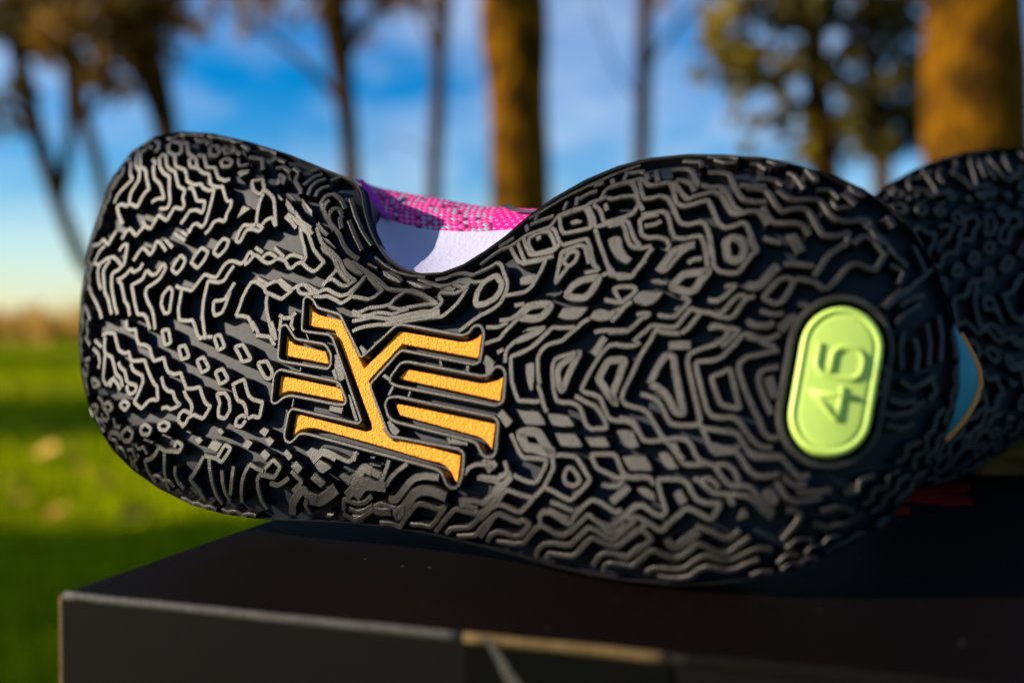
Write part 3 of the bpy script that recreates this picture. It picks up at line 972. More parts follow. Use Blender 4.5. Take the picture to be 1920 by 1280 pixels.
extra = [(q, far_uv, 0.0014) for q in edge_ridges(np.vstack((OUT[68:], OUT[:13])), ((0.0003, 0.0004), (0.0028, 0.0010), (0.0056, 0.0012), (0.0086, 0.0012)))]
extra += [(q, near_uv, 0.0019) for q in edge_ridges(OUT[34:58], ((0.0003, 0.0004), (0.0022, 0.0007), (0.0046, 0.0011), (0.0080, 0.0012), (0.0114, 0.0012), (0.0148, 0.0012), (0.0182, 0.0012)))]
for q, far_uv, gmin in extra:
    gap = np.sqrt(((q[:, None, :] - far_uv[None]) ** 2).sum(-1)).min(1)
    good = gap > gmin
    runs, cur = [], []
    for i_, ok_ in enumerate(good):
        if ok_:
            cur.append(i_)
        if (not ok_ or i_ == len(good) - 1) and cur:
            runs.append(cur); cur = []
    if not runs:
        continue
    q = q[max(runs, key=len)]
    if len(q) < 3:
        continue
    path = round_path(q, False, 0.0008)
    built.append(('L', np.linalg.norm(np.diff(path, axis=0), axis=1).sum(), ridge_geo(path, False, BASE_W, R.uniform(-.0001, .0003)) + (list(ridge_geo.idx),)))
ridges = sorted([b for b in built if b[0] == 'L'], key=lambda b: -b[1])
small = ridges[296:]
smallset = set(id(b) for b in small)
for b in built:
    if id(b) in smallset:
        continue
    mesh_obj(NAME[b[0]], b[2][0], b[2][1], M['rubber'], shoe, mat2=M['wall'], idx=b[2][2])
if small:
    V, F, I = [], [], []
    for b in small:
        o = len(V)
        V += b[2][0]
        F += [tuple(i + o for i in f) for f in b[2][1]]
        I += b[2][2]
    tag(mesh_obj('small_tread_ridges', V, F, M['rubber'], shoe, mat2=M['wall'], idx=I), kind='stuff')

# orange emblem -----------------------------------------------------
def lg(s, x0=480, y0=520, k=1 / 2.9096):
    return np.array([[float(c) for c in p.split(',')] for p in s.split()]) * k + [x0, y0]

STROKES = ["288,262 290,145 299,165 318,190 345,205 466,234 590,497 782,293 1120,352 1160,350 1195,335 1235,302 1215,440 800,362 616,562 718,862 1118,972 1102,1116 1088,1112 1070,1070 1040,1030 1000,1008 920,990 700,925 330,822 280,820 245,830 200,866 218,742 600,842 632,830 630,800 430,288",
 "160,425 168,315 185,345 210,365 382,405 402,472",
 "122,648 135,535 465,605 482,676 220,622 180,618 150,628",
 "775,550 825,500 1225,578 1265,575 1310,560 1352,540 1332,672",
 "758,685 1308,800 1288,940 1270,910 1240,880 1200,862 785,750"]
RIMS = ["250,290 262,115 285,103 312,120 335,165 460,202 575,440 765,262 800,258 1130,318 1165,300 1190,262 1230,262 1245,300 1234,400 1222,462 1190,475 800,398 780,410 622,585 640,640 720,848 740,866 1110,935 1137,960 1127,1080 1107,1138 1075,1153 1040,1130 1015,1062 980,1042 600,940 290,855 240,850 190,905 160,890 155,860 180,735 200,715 560,797 575,780 420,332 400,312 290,298",
 "120,440 135,270 165,255 195,300 215,335 380,365 412,420 410,478 395,500 140,457",
 "85,680 100,530 130,502 440,567 460,582 495,670 485,695 450,695 200,645 160,650 110,690",
 "730,572 738,540 790,467 830,460 1240,540 1280,530 1300,490 1340,485 1364,520 1352,680 1312,700 770,592",
 "705,692 722,657 770,650 1305,762 1325,790 1312,950 1290,985 1240,975 1205,902 1170,890 760,787 725,762"]
PLATE_DROP = -0.0016
for s in STROKES:
    path = round_path(cast(lg(s), PLATE_DROP), True, 0.0003)
    n = len(path)
    ar = 0.5 * np.sum(path[:, 0] * np.roll(path[:, 1], -1) - np.roll(path[:, 0], -1) * path[:, 1])
    if ar < 0:
        path = path[::-1]
    tg = np.roll(path, -1, 0) - np.roll(path, 1, 0)
    tg = tg / (np.linalg.norm(tg, axis=1)[:, None] + 1e-12)
    inn = np.stack((-tg[:, 1], tg[:, 0]), 1)
    uvf, F0 = fill_geo([path + inn * 0.00022], 0)
    V = [loc(p) for p in pos(uvf, PLATE_DROP)]
    F = list(F0)
    o = len(V)
    V += [loc(p) for p in pos(path + inn * 0.00022, PLATE_DROP)]
    V += [loc(p) for p in pos(path, PLATE_DROP - 0.00025)]
    V += [loc(p) for p in pos(path - inn * 0.00015, -DEPTH)]
    for k in range(2):
        for i in range(n):
            j = (i + 1) % n
            F.append((o + (k + 1) * n + i, o + (k + 1) * n + j, o + k * n + j, o + k * n + i))
    tag(mesh_obj('emblem_stroke', V, F, M['orange'], shoe), 'pebbled orange stroke of the emblem')
for i, s in enumerate(RIMS):
    V, F = ridge_geo(round_path(cast(lg(s)), True, 0.0011), True, 0.00125, 0.0002 + 0.00004 * i, 0.0040, flare=1.1)
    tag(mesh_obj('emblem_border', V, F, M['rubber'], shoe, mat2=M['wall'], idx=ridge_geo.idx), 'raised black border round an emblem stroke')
for s, w in [("270,308 288,352", 1), ("240,490 234,512", 1), ("1000,450 1010,492", 1.2), ("1152,480 1146,520", 1.5), ("836,618 828,655", 1.2),
             ("690,530 735,562", 1.6), ("202,652 192,705", 1), ("430,420 460,560", 3.2), ("400,700 470,715", 3.5), ("500,640 545,780", 1.6), ("420,500 450,590", 2.2), ("705,800 760,860", 4.0), ("1060,890 1150,900", 2.0),
             ("1040,860 1056,905", 1.4), ("1325,735 1380,800", 3.0), ("1250,980 1290,1045", 4.0), ("1240,440 1290,480", 3.0), ("560,380 600,420", 2.4), ("745,590 720,640", 1.4)]:
    V, F = ridge_geo(cast(lg(s)), False, 0.0010 * w, -0.0004, 0.0034)
    mesh_obj('emblem_web', V, F, M['rubber'], shoe, mat2=M['wall'], idx=ridge_geo.idx)

# lime size badge ---------------------------------------------------
def ccw(p):
    ar = 0.5 * np.sum(p[:, 0] * np.roll(p[:, 1], -1) - np.roll(p[:, 0], -1) * p[:, 1])
    return p if ar > 0 else p[::-1]
badge_prof = [(79, -0.0038), (77.5, 0.0002), (75.5, 0.0008), (72, 0.0011), (68, 0.00112), (65.5, 0.0009), (63, 0.00062), (60.5, 0.00065), (58, 0.0008), (54, 0.00085)]
V, F = [], []
rings = []
for r, q in badge_prof:
    p = ccw(cast(stadium(BA, BB, r)))
    rings.append(p)
    V += [loc(a) for a in pos(p) + normal(p) * q]
n = len(rings[0])
for k in range(len(badge_prof) - 1):
    for i in range(n):
        j = (i + 1) % n
        F.append((k * n + i, k * n + j, (k + 1) * n + j, (k + 1) * n + i))
F.append(tuple((len(badge_prof) - 1) * n + i for i in range(n)))
badge = tag(mesh_obj('size_badge', V, F, M['lime'], shoe, smooth=True), 'raised lime green oval badge with the size moulded on it')
for r, w, hh in [(96, 0.0016, 0.0001)]:
    V, F = ridge_geo(round_path(cast(stadium(BA, BB, r)), True, 0.001), True, w, hh, 0.0036)
    mesh_obj('badge_surround', V, F, M['rubber'], shoe, mat2=M['wall'], idx=ridge_geo.idx)
# digits run up the badge: axis of writing from BB to BA
ax = (np.array(BA, float) - np.array(BB, float))
ax /= np.linalg.norm(ax)
upv = np.array((ax[1], -ax[0]))
if upv[0] > 0:
    upv = -upv                                     # tops of the digits point left
mid = (np.array(BA, float) + np.array(BB, float)) / 2
def dig(pts, sx):
    return np.array([mid + ax * (sx + x) + upv * y for x, y in pts])
four = dig([(16, -44), (16, 44), (-30, -14), (34, -14)], -42)
six = dig([(28, 42), (-16, 42), (-30, 30), (-30, -30), (-16, -43), (14, -43), (28, -30), (28, 2), (14, 15), (-28, 15)], 38)
V, F = ridge_geo(round_path(cast(four), False, 0.0006), False, 0.0027, 0.0014, 0.0008, bev=0.0009, flare=1.6)
mesh_obj('digit', V, F, M['lime'], badge, smooth=True)
V, F = ridge_geo(round_path(cast(six), False, 0.0014), False, 0.0027, 0.0014, 0.0008, bev=0.0009, flare=1.6)
mesh_obj('digit', V, F, M['lime'], badge, smooth=True)

# the midsole and the upper in the arch -----------------------------
def back_pt(px, py, back):
    q = plane_hit(px, py, WEDGE - back)
    return P0 + q[0] * du + q[1] * dv + (WEDGE - back + float(spring(q[0]))) * nn
def curve(pts, back, m=40):
    pts = np.array(pts, float)
    s = np.concatenate(([0], np.cumsum(np.linalg.norm(np.diff(pts, axis=0), axis=1))))
    t = np.linspace(0, s[-1], m)
    x, y = np.interp(t, s, pts[:, 0]), np.interp(t, s, pts[:, 1])
    k = np.array([1, 2, 3, 2, 1]) / 9.0
    xs = np.convolve(np.pad(x, 2, mode='edge'), k, 'valid')
    ys = np.convolve(np.pad(y, 2, mode='edge'), k, 'valid')
    bk = back if np.ndim(back) else np.full(m, back)
    return np.array([back_pt(a, b, c) for a, b, c in zip(xs, ys, bk)])
def loft(name, rows, matl, parent, bow=0.0, sub=5, smooth=True):
    V, UV = [], []
    nr, m = len(rows), len(rows[0])
    allrows = []
    for r in range(nr - 1):
        for k in range(sub):
            t = k / sub
            allrows.append(rows[r] * (1 - t) + rows[r + 1] * t + nn * bow * math.sin(math.pi * t))
    allrows.append(rows[-1])
    H = len(allrows)
    cum = np.concatenate(([0], np.cumsum(np.linalg.norm(np.diff(rows[0], axis=0), axis=1))))
    hh = 0
    for r, row in enumerate(allrows):
        if r:
            hh += np.linalg.norm(row - allrows[r - 1], axis=1).mean()
        for c in range(m):
            V.append(loc(row[c]))
            UV.append((cum[c] * 100, hh * 100))      # centimetres
    F = [(r * m + c, r * m + c + 1, (r + 1) * m + c + 1, (r + 1) * m + c) for r in range(H - 1) for c in range(m - 1)]
    return mesh_obj(name, V, F, matl, parent, smooth=smooth, uv=UV)
cA = curve([(662,338),(672,352),(680,398),(692,440),(715,476),(750,508),(790,520),(830,518),(872,504),(912,480),(952,450),(987,420),(1015,398),(1060,372)], 0.002)
cB = curve([(672,340),(684,362),(697,388),(712,402),(735,415),(765,424),(795,430),(830,432),(865,434),(900,434),(940,432),(980,428),(1020,424),(1070,420)], 0.016)
cC = curve([(676,336),(692,347),(705,351),(735,357),(765,363),(795,368),(830,373),(860,379),(885,385),(915,387),(945,389),(980,391),(1020,392),(1080,392)], 0.034)
cD = curve([(690,352),(705,362),(720,366),(745,372),(775,378),(805,384),(840,390),(870,396),(895,402),(925,404),(955,406),(990,408),(1030,410),(1090,410)], 0.060)
midsole = loft('midsole', [cA, cB], M['foam'], shoe, bow=-0.003, sub=8)

# knit materials
def knit(name):
    m, n, l, b = new_mat(name)
    b.inputs['Roughness'].default_value = 0.75
    b.inputs['Specular IOR Level'].default_value = 0.2
    uvn = n.new('ShaderNodeUVMap'); uvn.uv_map = 'UVMap'
    def mapping(rot, sc):
        mp = n.new('ShaderNodeMapping')
        mp.inputs['Rotation'].default_value = (0, 0, rad(rot))
        mp.inputs['Scale'].default_value = (*sc, 1)
        l.new(uvn.outputs[0], mp.inputs['Vector'])
        return mp
    def mix(f, a, c):
        mx = n.new('ShaderNodeMix'); mx.data_type = 'RGBA'
        for s, v in ((mx.inputs['Factor'], f), (mx.inputs['A'], a), (mx.inputs['B'], c)):
            if isinstance(v, tuple): s.default_value = (*v, 1)
            else: l.new(v, s)
        return mx.outputs['Result']
    def ramp(src, lo, hi):
        r = n.new('ShaderNodeMapRange')
        r.inputs['From Min'].default_value = lo; r.inputs['From Max'].default_value = hi
        l.new(src, r.inputs['Value']); return r.outputs['Result']
    return m, n, l, b, mapping, mix, ramp

m, n, l, b, mapping, mix, ramp = knit('pink_knit')
mp = mapping(38, (6.0, 6.0))
ck = n.new('ShaderNodeTexChecker'); ck.inputs['Scale'].default_value = 1.0
l.new(mp.outputs[0], ck.inputs['Vector'])
fl = n.new('ShaderNodeVectorMath'); fl.operation = 'FLOOR'
l.new(mp.outputs[0], fl.inputs[0])
fr = n.new('ShaderNodeVectorMath'); fr.operation = 'FRACTION'
l.new(mp.outputs[0], fr.inputs[0])
vd = n.new('ShaderNodeVectorMath'); vd.operation = 'DISTANCE'
l.new(fr.outputs[0], vd.inputs[0]); vd.inputs[1].default_value = (0.5, 0.5, 0.0)
wh = n.new('ShaderNodeTexWhiteNoise'); wh.noise_dimensions = '3D'
l.new(fl.outputs[0], wh.inputs['Vector'])
nz = n.new('ShaderNodeTexNoise'); nz.inputs['Scale'].default_value = 0.8
l.new(mapping(0, (1, 1)).outputs[0], nz.inputs['Vector'])
base = mix(ck.outputs['Fac'], (0.46, 0.004, 0.17), (0.68, 0.085, 0.27))
dk = mix(ramp(wh.outputs['Value'], 0.80, 0.81), (0.13, 0.33, 0.36), (0.03, 0.012, 0.03))
pick = n.new('ShaderNodeMath'); pick.operation = 'MULTIPLY'
l.new(ramp(wh.outputs['Value'], 0.42, 0.43), pick.inputs[0])
l.new(ramp(nz.outputs['Fac'], 0.36, 0.46), pick.inputs[1])
pk2 = n.new('ShaderNodeMath'); pk2.operation = 'MULTIPLY'
l.new(pick.outputs[0], pk2.inputs[0]); l.new(ck.outputs['Fac'], pk2.inputs[1])
col = mix(pk2.outputs[0], base, dk)
l.new(col, b.inputs['Base Color'])
bp = n.new('ShaderNodeBump'); bp.inputs['Distance'].default_value = 0.0006; bp.inputs['Strength'].default_value = 0.8
l.new(vd.outputs['Value'], bp.inputs['Height']); bp.invert = True
l.new(bp.outputs['Normal'], b.inputs['Normal'])
M['knit'] = m

m, n, l, b, mapping, mix, ramp = knit('magenta_knit')
mp = mapping(10, (2.1, 2.6))
br = n.new('ShaderNodeTexBrick')
br.inputs['Scale'].default_value = 1.0
br.inputs['Mortar Size'].default_value = 0.215
br.inputs['Brick Width'].default_value = 0.62
br.inputs['Row Height'].default_value = 0.62
br.inputs['Mortar Smooth'].default_value = 0.2
l.new(mp.outputs[0], br.inputs['Vector'])
col = mix(br.outputs['Fac'], (0.72, 0.17, 0.36), (0.50, 0.002, 0.18))
l.new(col, b.inputs['Base Color'])
M['magenta'] = m

k1 = 26                                               # where the two knits meet
def seg(c, a, b):
    return c[a:b + 1]
loft('knit_panel', [seg(cB, 0, k1), seg(cC, 0, k1), seg(cD, 0, k1)], M['knit'], shoe, bow=0.003)
loft('side_panel', [seg(cB, k1, 39), seg(cC, k1, 39), seg(cD, k1, 39)], M['magenta'], shoe, bow=0.003)
b1 = curve([(672,338),(684,360),(697,386),(712,401),(735,414)], 0.0145, 14)
b2 = curve([(678,334),(694,350),(708,372),(722,392),(742,409)], 0.0190, 14)
loft('heel_binding', [b1, b2], M['plum'], shoe, bow=0.001)
g1 = curve([(948,388),(956,398),(975,404),(1000,406),(1016,405)], 0.0255, 14)
g2 = curve([(966,388),(970,395),(985,400),(1005,401),(1018,400)], 0.0275, 14)
loft('printed_curve', [g1 + nn * 0.0035, g2 + nn * 0.0035], M['grey_print'], shoe)

# body of the shoe behind the sole (a closed form, narrower than the sole)
hull_px = OUTLINE_PX[:14] + [(640,350), (670,410), (720,500), (830,530), (930,490), (1010,430)] + OUTLINE_PX[32:]
HULL = np.array([plane_hit(x, y, WEDGE) for x, y in hull_px])
def ring_h(k, back, sx, cshift):
    tg = np.roll(HULL, -1, 0) - np.roll(HULL, 1, 0)
    tg = tg / np.linalg.norm(tg, axis=1)[:, None]
    inn = np.stack((tg[:, 1], -tg[:, 0]), 1)
    q = HULL + inn * k
    c = HULL.mean(0) + np.array((cshift, 0))
    q = c + (q - c) * np.array(sx)
    return P0[None] + q[:, :1] * du + q[:, 1:] * dv + (WEDGE - back + spring(q[:, :1])) * nn
V, F = [], []
lev = [(0.0080, 0.006, (1, 1), 0), (0.0090, 0.020, (0.985, 0.93), 0), (0.011, 0.045, (0.93, 0.82), -0.01), (0.012, 0.070, (0.78, 0.62), -0.03), (0.012, 0.092, (0.55, 0.42), -0.05), (0.012, 0.100, (0.40, 0.28), -0.055)]
nH = len(HULL)
for k, bk, sx, cs in lev:
    V += [loc(p) for p in ring_h(k, bk, sx, cs)]
for s in range(len(lev) - 1):
    for i in range(nH):
        j = (i + 1) % nH
        F.append((s * nH + i, (s + 1) * nH + i, (s + 1) * nH + j, s * nH + j))
F.append(tuple((len(lev) - 1) * nH + i for i in reversed(range(nH))))
mesh_obj('upper', V, F, M['upper'], shoe, smooth=True)

# blue toe panel with orange piping
t1 = curve([(1783,596),(1793,650),(1792,715),(1780,775),(1752,836)], 0.004, 24)
t2 = curve([(1797,622),(1816,655),(1834,690),(1838,718),(1830,745),(1812,778),(1790,805),(1766,828)], 0.020, 24)
t3 = curve([(1780,640),(1790,665),(1800,695),(1800,715),(1795,740),(1785,770),(1770,790),(1750,805)], 0.040, 24)
loft('toe_panel', [t1, t2, t3], M['blue'], shoe, bow=0.002)
def tube(pts, r, n=8):
    V, F = [], []
    pts = [Vector(p) for p in pts]
    for i, p in enumerate(pts):
        t = (pts[min(i + 1, len(pts) - 1)] - pts[max(i - 1, 0)]).normalized()
        a = t.cross(Vector((0.3, 0.2, 1))).normalized()
        b = t.cross(a)
        rr = r[i] if isinstance(r, (list, tuple)) else r
        for k in range(n):
            th = 2 * math.pi * k / n
            V.append(p + a * (rr * math.cos(th)) + b * (rr * math.sin(th)))
    for i in range(len(pts) - 1):
        for k in range(n):
            F.append((i * n + k, i * n + (k + 1) % n, (i + 1) * n + (k + 1) % n, (i + 1) * n + k))
    F.append(tuple(reversed(range(n))))
    F.append(tuple((len(pts) - 1) * n + k for k in range(n)))
    return V, F
V, F = tube([loc(p) for p in t2], 0.0010)
mesh_obj('toe_piping', V, F, M['piping'], shoe, smooth=True)

# ------------------------------------------------------------------ the second shoe: same parts, standing behind
def copy_tree(o, parent=None):
    c = o.copy()
    scene.collection.objects.link(c)
    if parent is not None:
        c.parent = parent
    for ch in list(o.children):
        copy_tree(ch, c)
    return c
shoe2 = copy_tree(shoe)
shoe2['label'] = 'rear basketball shoe at the right edge, only its dark tread showing past the front toe'
# the other foot: mirrored, turned so that its sole faces slightly to the right, leaning back on its upper
SH2_ROT = rad(44)
rz = Matrix.Rotation(SH2_ROT, 3, 'Z')
mir = Matrix.Diagonal((1, 1, -1))
rot2 = Matrix.Rotation(-2 * LEAN + rad(5), 3, rz @ Vector(du)) @ rz
rot2 = Matrix.Rotation(rad(7), 3, rot2 @ (mir @ Vector(nn))) @ rot2          # heel down, toe raised on the packing paper
pts2 = [rot2 @ (mir @ Vector(loc(p))) for p in ring_in(0.0, 0.0)]
zmin = min(p.z for p in pts2)
near = min(pts2[:8] + pts2[-8:], key=lambda p: p.x)
tgt = at_dist(1558, 560, 0.415)
shoe2.rotation_mode = 'QUATERNION'
shoe2.rotation_quaternion = rot2.to_quaternion()
shoe2.scale = (1, 1, -1)
shoe2.location = (tgt.x - near.x, tgt.y - near.y, LIDZ - zmin + 0.0005)

# ------------------------------------------------------------------ the shoe box
M['card'] = mat('black_coated_card', (0.0028, 0.0016, 0.0015), 0.6, 0.025, (900, 0.12, 0.0004), (260, (0.005, 0.003, 0.0025), 0.55, 0.8))
def dust(m):
    n, l = m.node_tree.nodes, m.node_tree.links
    b = n['Principled BSDF']
    old = b.inputs['Base Color'].links[0].from_socket
    tc = [k for k in n if k.type == 'TEX_COORD'][0]
    v = n.new('ShaderNodeTexVoronoi'); v.inputs['Scale'].default_value = 260
    l.new(tc.outputs['Object'], v.inputs['Vector'])
    r1 = n.new('ShaderNodeMapRange'); r1.inputs['From Min'].default_value = 0.13; r1.inputs['From Max'].default_value = 0.06
    l.new(v.outputs['Distance'], r1.inputs['Value'])
    sx_ = n.new('ShaderNodeSeparateColor'); l.new(v.outputs['Color'], sx_.inputs[0])
    r2 = n.new('ShaderNodeMapRange'); r2.inputs['From Min'].default_value = 0.955; r2.inputs['From Max'].default_value = 0.96
    l.new(sx_.outputs[0], r2.inputs['Value'])
    mu = n.new('ShaderNodeMath'); mu.operation = 'MULTIPLY'
    l.new(r1.outputs[0], mu.inputs[0]); l.new(r2.outputs[0], mu.inputs[1])
    mx = n.new('ShaderNodeMix'); mx.data_type = 'RGBA'
    mx.inputs['B'].default_value = (0.09, 0.08, 0.07, 1)
    l.new(old, mx.inputs['A']); l.new(mu.outputs[0], mx.inputs['Factor'])
    l.new(mx.outputs['Result'], b.inputs['Base Color'])
dust(M['card'])
M['card_front'] = mat('black_card_matt', (0.0048, 0.0044, 0.004), 0.65, 0.05, (800, 0.2, 0.0004), (120, (0.005, 0.0047, 0.0044), 0.4, 0.7))
M['card_gloss'] = mat('black_gloss_print', (0.0025, 0.0025, 0.0025), 0.45, 0.05)
M['worn'] = mat('worn_card_edge', (0.055, 0.052, 0.05), 0.7, 0.2, (1500, 0.6, 0.0006), (700, (0.03, 0.028, 0.027), 0.45, 0.65))
M['kraft'] = mat('kraft_card_edge', (0.085, 0.055, 0.022), 0.75, 0.1, (1500, 0.5, 0.0006), (500, (0.14, 0.085, 0.04), 0.45, 0.7))
M['red'] = mat('red_print', (0.09, 0.002, 0.0015), 0.6, 0.05)
M['kraft_in'] = mat('kraft_card', (0.26, 0.17, 0.09), 0.8, 0.2)
L0 = Vector(on_z(116, 1112, LIDZ))
L1 = Vector(on_z(1256, 1229, LIDZ))
e1 = (L1 - L0).normalized()
e2 = Vector((-e1.y, e1.x, 0))
BOXL, BOXW, LIDH = 0.375, 0.30, 0.042
box = empty('shoe_box', Vector((L0.x, L0.y, LIDZ - 0.135)) + e1 * BOXL / 2 + e2 * BOXW / 2, 'black shoe box with worn grey lid edges carrying the shoes', 'shoe box')
def bw(a, b, z):            # a along the front edge, b away from the camera, z above the lid
    return Vector((L0.x, L0.y, LIDZ + z)) + e1 * a + e2 * b - box.location
def slab(name, a0, a1, b0, b1, z0, z1, m, parent, bevel=0.0):
    V = [bw(a, b, z) for z in (z0, z1) for a, b in ((a0, b0), (a1, b0), (a1, b1), (a0, b1))]
    F = [(3, 2, 1, 0), (4, 5, 6, 7), (0, 1, 5, 4), (1, 2, 6, 5), (2, 3, 7, 6), (3, 0, 4, 7)]
    o = mesh_obj(name, V, F, m, parent)
    if bevel:
        bm = bmesh.new(); bm.from_mesh(o.data)
        bmesh.ops.bevel(bm, geom=bm.edges[:], offset=bevel, segments=3, affect='EDGES', profile=0.6)
        bm.to_mesh(o.data); bm.free()
    return o
T = 0.0016
lid = slab('lid', 0, BOXL, 0, BOXW, -T, 0, M['card'], box, 0.0006)
for nm, a in (('lid_flap', (0, BOXL, 0.0, T, -LIDH, -T - 0.0001, M['card_front'])), ('lid_flap', (0, BOXL, BOXW - T, BOXW, -LIDH, -T - 0.0001, M['card'])),
              ('lid_flap', (0, T, T + .0001, BOXW - T - .0001, -LIDH, -T - .0001, M['card'])), ('lid_flap', (BOXL - T, BOXL, T + .0001, BOXW - T - .0001, -LIDH, -T - .0001, M['card']))):
    slab(nm, *a, lid)
slab('box_body', 0.004, BOXL - 0.004, 0.004, BOXW - 0.004, -0.135, -0.006, M['card'], box, 0.001)
def along(px, py):
    p = Vector(on_z(px, py, LIDZ)) - L0
    return p.dot(e1)
aP0, aP1 = along(872, 1187), along(1256, 1229)
def edge_strip(a0, a1, m, label, r=0.00115):
    pts = []
    k = max(8, int((a1 - a0) / 0.004))
    for i in range(k + 1):
        a = a0 + (a1 - a0) * i / k
        w = noise.noise(Vector((a * 90, 1.3, 0))) * 0.00022
        pts.append(bw(a, 0.0006 + w, -0.0007 + w * 0.5))
    V, F = tube(pts, r, 10)
    return tag(mesh_obj('lid_edge', V, F, m, lid, smooth=True), label)
edge_strip(0.0005, aP0 - 0.0002, M['worn'], 'worn grey left stretch of the lid edge')
edge_strip(aP0, aP1, M['kraft'], 'tan card edge showing above the glossy panel', 0.00125)
edge_strip(aP1 + 0.0002, BOXL - 0.0005, M['card_front'], 'dark right stretch of the lid edge')
slab('kraft_corner', -0.0013, -0.0002, 0.0002, 0.0022, -LIDH, -0.0008, M['kraft'], lid)
panel = slab('glossy_panel', aP0 + 0.0004, aP1, -0.0006, -0.00005, -LIDH + .001, -0.0022, M['card_gloss'], lid)
# curved grey line printed on the panel
def on_front(px, py, off):
    d = ray(px, py)
    o = L0 - Vector(e2) * off
    nf = Vector(e2)
    t = (o - Vector(CAM)).dot(nf) / Vector(d).dot(nf)
    p = Vector(CAM) + Vector(d) * t - L0
    return p.dot(e1), p.z
up = [(904, 1196), (916, 1212), (928, 1236), (940, 1262), (956, 1292), (976, 1325)]
lo = [(912, 1194), (930, 1212), (946, 1236), (962, 1262), (984, 1292), (1010, 1325)]
V = []
for u_, l_ in zip(up, lo):
    for p in (u_, l_):
        a, z = on_front(*p, 0.0008)
        V += [bw(a, -0.0008, z), bw(a, -0.0006, z)]
F = []
for i in range(len(up) - 1):
    o = i * 4
    F += [(o, o + 2, o + 6, o + 4), (o + 1, o + 5, o + 7, o + 3), (o, o + 4, o + 5, o + 1), (o + 2, o + 3, o + 7, o + 6)]
mesh_obj('printed_line', V, F, M['worn'], lid)
# red emblem strokes printed on the lid beside the toe
for q in ([(1700, 925), (1728, 908), (1808, 902), (1818, 916), (1812, 921), (1722, 926)], [(1690, 938), (1716, 926), (1812, 930), (1826, 948), (1770, 949), (1700, 941)],
          [(1668, 958), (1690, 950), (1706, 950), (1706, 967), (1680, 966)]):
    pts = [Vector(on_z(x, y, LIDZ)) for x, y in q]
    V = [p + Vector((0, 0, .0004)) - box.location for p in pts] + [p + Vector((0, 0, .0001)) - box.location for p in pts]
    n = len(pts)
    F = [tuple(range(n))] + [(i, (i + 1) % n, n + (i + 1) % n, n + i) for i in range(n)]
    mesh_obj('red_print', V, F, M['red'], lid)

# crumpled brown packing paper that props up the toe of the second shoe
M['paper'] = mat('brown_paper', (0.10, 0.055, 0.015), 0.9, 0.05, (40, 0.6, 0.004))
pc = Vector(shoe2.location) + (rot2 @ (mir @ Vector(loc(P0 + 0.35 * (OUT[0][0] * du) + 0.0 * dv - 0.04 * nn))))
paper = bpy.data.objects.new('packing_paper', None)
V, F = [], []
NU, NV = 22, 12
for a in range(NV + 1):
    for b_ in range(NU):
        th, ph = 2 * math.pi * b_ / NU, math.pi / 2 * (1 - a / NV)
        d = Vector((math.cos(th) * math.cos(ph), math.sin(th) * math.cos(ph), math.sin(ph)))
        k = 1 + 0.22 * noise.noise(d * 3.1) + 0.16 * noise.noise(d * 7.3)
        V.append(Vector((d.x * 0.075 * k, d.y * 0.045 * k, max(0.0, d.z * 0.026 * k))))
for a in range(NV):
    for b_ in range(NU):
        c_ = (b_ + 1) % NU
        F.append((a * NU + b_, (a + 1) * NU + b_, (a + 1) * NU + c_, a * NU + c_))
paper = mesh_obj('packing_paper', V, F, M['paper'])
paper.location = (pc.x, pc.y, LIDZ + 0.0003)
paper.rotation_euler = (0, 0, SH2_ROT - FOCUS_YAW)
tag(paper, 'crumpled brown packing paper under the raised toe of the rear shoe', 'packing paper')

# a sawn stump carries the box
M['bark'] = mat('bark', (0.16, 0.095, 0.045), 0.85, 0.2, (14, 1.0, 0.06), (5, (0.05, 0.03, 0.016), 0.40, 0.62))
M['sawn'] = mat('sawn_wood', (0.36, 0.25, 0.14), 0.8, 0.2, (60, 0.3, 0.003))
sc = box.location
stump = empty('tree_stump', (sc.x, sc.y, 0), 'sawn tree stump standing under the shoe box', 'tree stump')
V, F = [], []
NS = 28
for k, (z, r) in enumerate(((-0.05, 0.17), (0.05, 0.135), (0.2, 0.115), (0.40, 0.108), (sc.z - 0.004, 0.106), (sc.z - 0.0005, 0.102))):
    for i in range(NS):
        th = 2 * math.pi * i / NS
        w = 1 + 0.05 * noise.noise(Vector((math.cos(th) * 2.5, math.sin(th) * 2.5, z * 3)))
        V.append((r * w * math.cos(th), r * w * math.sin(th), z))
for k in range(5):
    for i in range(NS):
        j = (i + 1) % NS
        F.append((k * NS + i, k * NS + j, (k + 1) * NS + j, (k + 1) * NS + i))
mesh_obj('trunk', V, F, M['bark'], stump, smooth=True)
mesh_obj('cut_top', [(0.1 * math.cos(2 * math.pi * i / 28), 0.1 * math.sin(2 * math.pi * i / 28), sc.z) for i in range(28)] , [tuple(range(28))], M['sawn'], stump)

